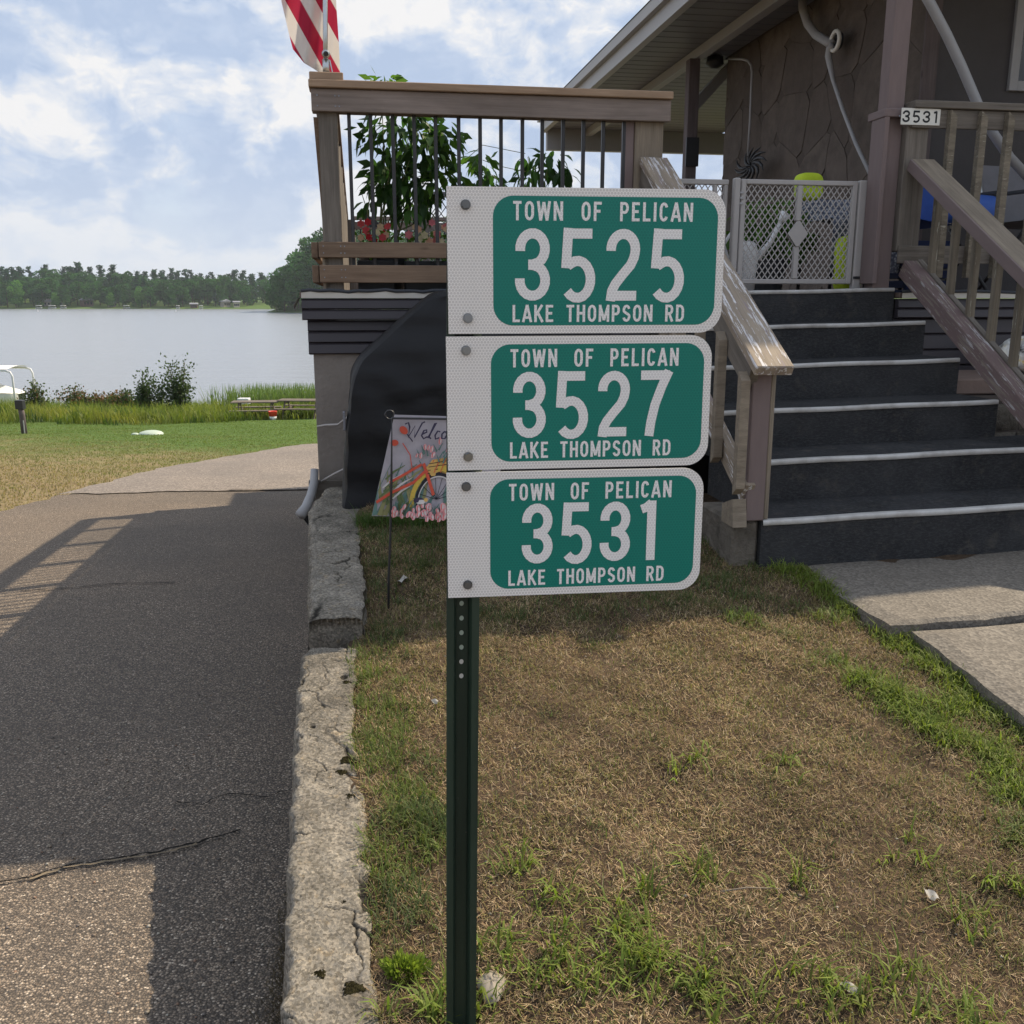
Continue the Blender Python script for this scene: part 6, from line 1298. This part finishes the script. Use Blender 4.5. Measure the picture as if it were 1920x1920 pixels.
# shaded grass below the grill, by the flag stand and against the steps
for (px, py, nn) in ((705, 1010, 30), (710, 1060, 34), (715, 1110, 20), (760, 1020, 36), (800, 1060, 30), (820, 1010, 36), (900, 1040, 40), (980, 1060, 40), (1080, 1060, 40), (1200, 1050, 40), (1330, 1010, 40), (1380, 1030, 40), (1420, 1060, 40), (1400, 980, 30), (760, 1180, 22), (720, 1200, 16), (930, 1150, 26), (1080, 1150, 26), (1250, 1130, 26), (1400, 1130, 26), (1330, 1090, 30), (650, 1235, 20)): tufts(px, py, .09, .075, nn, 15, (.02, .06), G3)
for (px, py, nn) in ((690, 985, 26), (740, 985, 26), (800, 985, 26), (870, 985, 26)): tufts(px, py, .05, .04, nn, 12, (.05, .12), (.09, .15, .035))
# bright band that follows the slabs
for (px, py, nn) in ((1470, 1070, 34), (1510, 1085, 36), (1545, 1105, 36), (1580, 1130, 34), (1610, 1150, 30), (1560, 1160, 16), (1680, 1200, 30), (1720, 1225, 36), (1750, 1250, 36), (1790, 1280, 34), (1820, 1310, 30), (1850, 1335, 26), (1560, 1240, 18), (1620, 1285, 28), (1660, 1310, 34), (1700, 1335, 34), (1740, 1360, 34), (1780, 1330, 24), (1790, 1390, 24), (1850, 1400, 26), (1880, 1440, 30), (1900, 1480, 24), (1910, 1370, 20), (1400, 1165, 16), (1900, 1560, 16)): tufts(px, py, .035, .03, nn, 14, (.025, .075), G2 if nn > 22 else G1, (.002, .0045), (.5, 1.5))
# broad crabgrass tufts in the foreground
for (px, py, nn) in ((930, 1790, 8), (1050, 1800, 12), (1080, 1830, 10), (1190, 1790, 12), (1240, 1830, 12), (1150, 1760, 6), (1040, 1700, 6), (1190, 1690, 6), (1300, 1850, 9), (820, 1900, 10), (880, 1890, 8), (1560, 1890, 9), (1640, 1880, 7), (1720, 1850, 5), (1400, 1900, 7), (1500, 1660, 4), (1700, 1600, 4), (960, 1640, 6), (1300, 1430, 6), (1480, 1440, 5), (1820, 1740, 6), (1880, 1660, 8), (1340, 1640, 4), (1850, 1900, 9)): tufts(px, py, .035, .03, nn, 8, (.04, .095), G2, (.003, .0062), (.5, 1.45), .012)
x = np.concatenate(GX); y = np.concatenate(GY); hgt = np.concatenate(GH); w = np.concatenate(GW); C = np.concatenate(GC); ln = np.concatenate(GLn); n = len(x)
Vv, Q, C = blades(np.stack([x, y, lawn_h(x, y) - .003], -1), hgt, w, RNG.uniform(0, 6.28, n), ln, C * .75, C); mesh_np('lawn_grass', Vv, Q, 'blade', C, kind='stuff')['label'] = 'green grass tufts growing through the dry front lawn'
# grit and pebbles
n = 5200; x = RNG.uniform(-.5, 2.4, n); y = RNG.uniform(1.2, 4.4, n); k = keep_lawn(x, y); x, y = x[k], y[k]; xr_ = RNG.uniform(-2.2, -.5, 2600); yr_ = RNG.uniform(1.3, 4.5, 2600); k = xr_ < kerb_out(yr_) - .03 - np.abs(RNG.normal(size=2600)) * .15; xr_, yr_ = xr_[k], yr_[k]
oct_ = np.array([[1, 0, 0], [0, 1, 0], [-1, 0, 0], [0, -1, 0], [0, 0, .8], [0, 0, -.8]]); tri = np.array([[0, 1, 4], [1, 2, 4], [2, 3, 4], [3, 0, 4], [1, 0, 5], [2, 1, 5], [3, 2, 5], [0, 3, 5]])
def pebbles(name, x, y, z, r0, r1, label, pal):
    n = len(x); r_ = r0 + (r1 - r0) * RNG.uniform(size=n) ** 3; sh = RNG.uniform(.6, 1.3, (n, 6, 3)); an = RNG.uniform(0, 6.28, n); v = oct_[None] * sh * r_[:, None, None]; c, s = np.cos(an)[:, None], np.sin(an)[:, None]
    v = np.stack([v[..., 0] * c - v[..., 1] * s, v[..., 0] * s + v[..., 1] * c, v[..., 2] * .7], -1) + np.stack([x, y, z + r_ * .25], -1)[:, None, :]
    q = (np.arange(n) * 6)[:, None, None] + tri[None]; cc = np.array(pal)[RNG.integers(len(pal), size=n)] * RNG.uniform(.7, 1.2, (n, 1)); o = mesh_np(name, v.reshape(-1, 3), q.reshape(-1, 3), 'straw', np.repeat(cc, 6, 0), kind='stuff'); o['label'] = label
PALP = [(.36, .31, .25), (.26, .21, .17), (.45, .41, .36), (.30, .20, .15), (.18, .16, .15)]
pebbles('lawn_grit', x, y, lawn_h(x, y), .0012, .006, 'small grit and pebbles on the bare lawn soil', PALP); pebbles('road_grit', xr_, yr_, road_z(xr_, yr_), .0015, .0075, 'loose pebbles on the drive beside the kerb', PALP)
# dark grass and needles caught between drive and kerb
n = 2600; y = RNG.uniform(1.5, 2.5, n); y = 1.5 + (y - 1.5) ** 1.6; x = kerb_out(y) - np.abs(RNG.normal(size=n)) * .035 * np.clip(1.5 - (y - 1.5), .2, 1.4); az = RNG.uniform(0, 6.28, n); c = jit((.10, .075, .04), n, .4)
Vv, Q, C = blades(np.stack([x, y, road_z(x, y) + RNG.uniform(0, .03, n)], -1), RNG.uniform(.02, .07, n), RNG.uniform(.0008, .0018, n), az, RNG.uniform(.8, 1.6, n), c * .6, c); mesh_np('kerb_debris', Vv, Q, 'straw', C, kind='stuff')['label'] = 'dark dead needles gathered where the drive meets the kerb'
# moss cushions on the kerb
def moss(px, py, r_, label):
    p = on_lawn(px, py); p[2] += .008; rr = random.uniform(0, 6)
    def f(u, v): th = u * 2 * math.pi; ph = v * math.pi / 2; k = r_ * (1 + .22 * math.sin(3 * th + rr) + .12 * math.sin(7 * th + rr * 2)); return p + np.array([k * math.cos(th) * math.cos(ph), k * .8 * math.sin(th) * math.cos(ph), .4 * r_ * math.sin(ph) + .003 * math.sin(th * 9 + v * 12)])
    MB().grid(f, 22, 8).build('moss_cushion', 'moss', base=p, smooth=True, tag=(label, 'moss', 'moss cushions on the kerb'))
for q in ((652, 1432, .022), (640, 1455, .016), (612, 1470, .010), (625, 1485, .012), (655, 1500, .016), (640, 1365, .010), (648, 1330, .012), (650, 1285, .013), (600, 1835, .014), (662, 1862, .022), (645, 1700, .010)): moss(*q, 'small dark moss cushion growing on the cracked kerb')
# yellow-green succulent, stone, twig, scraps
p = on_lawn(757, 1822); so_ = thing('stonecrop', p, 'bright yellow green stonecrop cushion by the kerb', 'plant'); n = 900; q = RNG.normal(size=(n, 3)); q /= np.linalg.norm(q, axis=1, keepdims=True); q[:, 2] = abs(q[:, 2]); Vv, Q, cc = leaf_cloud(q * (.042, .036, .024) * RNG.uniform(.45, 1, (n, 1)) * (1 + .25 * np.sin(q[:, :1] * 7 + q[:, 1:2] * 5)), q + (0, 0, .3), .012, (.20, .26, .045), .5, .4); mesh_np('foliage', Vv, Q, 'leaf', cc, parent=so_, kind='stuff')
p = on_lawn(922, 1852)
MB().grid(lambda u, v: p + np.array([.028 * math.cos(u * 6.283) * math.cos(v * 1.57) * (1 + .2 * math.sin(u * 19)), .045 * math.sin(u * 6.283) * math.cos(v * 1.57), .018 * math.sin(v * 1.57) + .002 * math.sin(u * 25)]), 20, 7).build('stone', 'pebble', base=p, smooth=True, tag=('pale flat stone in the lawn beside the sign post', 'stone'))
tw = [on_lawn(1350, 1678) + (0, 0, .008), on_lawn(1400, 1673) + (0, 0, .012), on_lawn(1465, 1672) + (0, 0, .008)]; MB().tube(tw, [.0022, .0018, .001], 6).build('twig', 'wood_grey_light', base=tw[0], smooth=True, tag=('thin dry twig lying on the lawn', 'twig'))
for i, (px, py, sz, lb) in enumerate(((755, 1092, .03, 'white paper scrap beside the garden flag stand'), (1745, 1690, .016, 'small pale dead leaf on the bare soil'), (1590, 1870, .016, 'narrow pale dead leaf in the foreground grass'), (815, 1325, .012, 'tiny pale wood chip by the kerb grass'))):
    p = on_lawn(px, py); p[2] = float(lawn_h(p[0], p[1])) + .008; a = random.uniform(0, 3)
    MB().grid(lambda u, v: p + np.array([(u - .5) * sz * 2 * math.cos(a) - (v - .5) * sz * math.sin(a), (u - .5) * sz * 2 * math.sin(a) + (v - .5) * sz * math.cos(a), .006 * math.sin(u * 4 + v * 3) + .01 * u]), 7, 5).build('scrap' if i == 0 else 'dead_leaf', 'paper_scrap', base=p, smooth=True, tag=(lb, 'litter'))

# ================================================================== AIR
mb = MB(); x0, x1, y0, y1, z0, z1 = -1520, 1520, -320, 1420, -9, 34
mb.add([(x0, y0, z0), (x1, y0, z0), (x1, y1, z0), (x0, y1, z0), (x0, y0, z1), (x1, y0, z1), (x1, y1, z1), (x0, y1, z1)], [[0, 3, 2, 1], [4, 5, 6, 7], [0, 1, 5, 4], [1, 2, 6, 5], [2, 3, 7, 6], [3, 0, 4, 7]])
hm = bpy.data.materials.new('haze'); hm.use_nodes = True; hm.node_tree.nodes.clear(); q = NT(hm.node_tree); pv = q.new('ShaderNodeVolumePrincipled'); pv.inputs['Color'].default_value = (.82, .89, 1, 1); pv.inputs['Density'].default_value = .00016; pv.inputs['Anisotropy'].default_value = .3; oo_ = q.new('ShaderNodeOutputMaterial'); q.l.new(pv.outputs[0], oo_.inputs['Volume'])
USE_HAZE = True
if USE_HAZE: mb.build('haze', hm, kind='stuff')
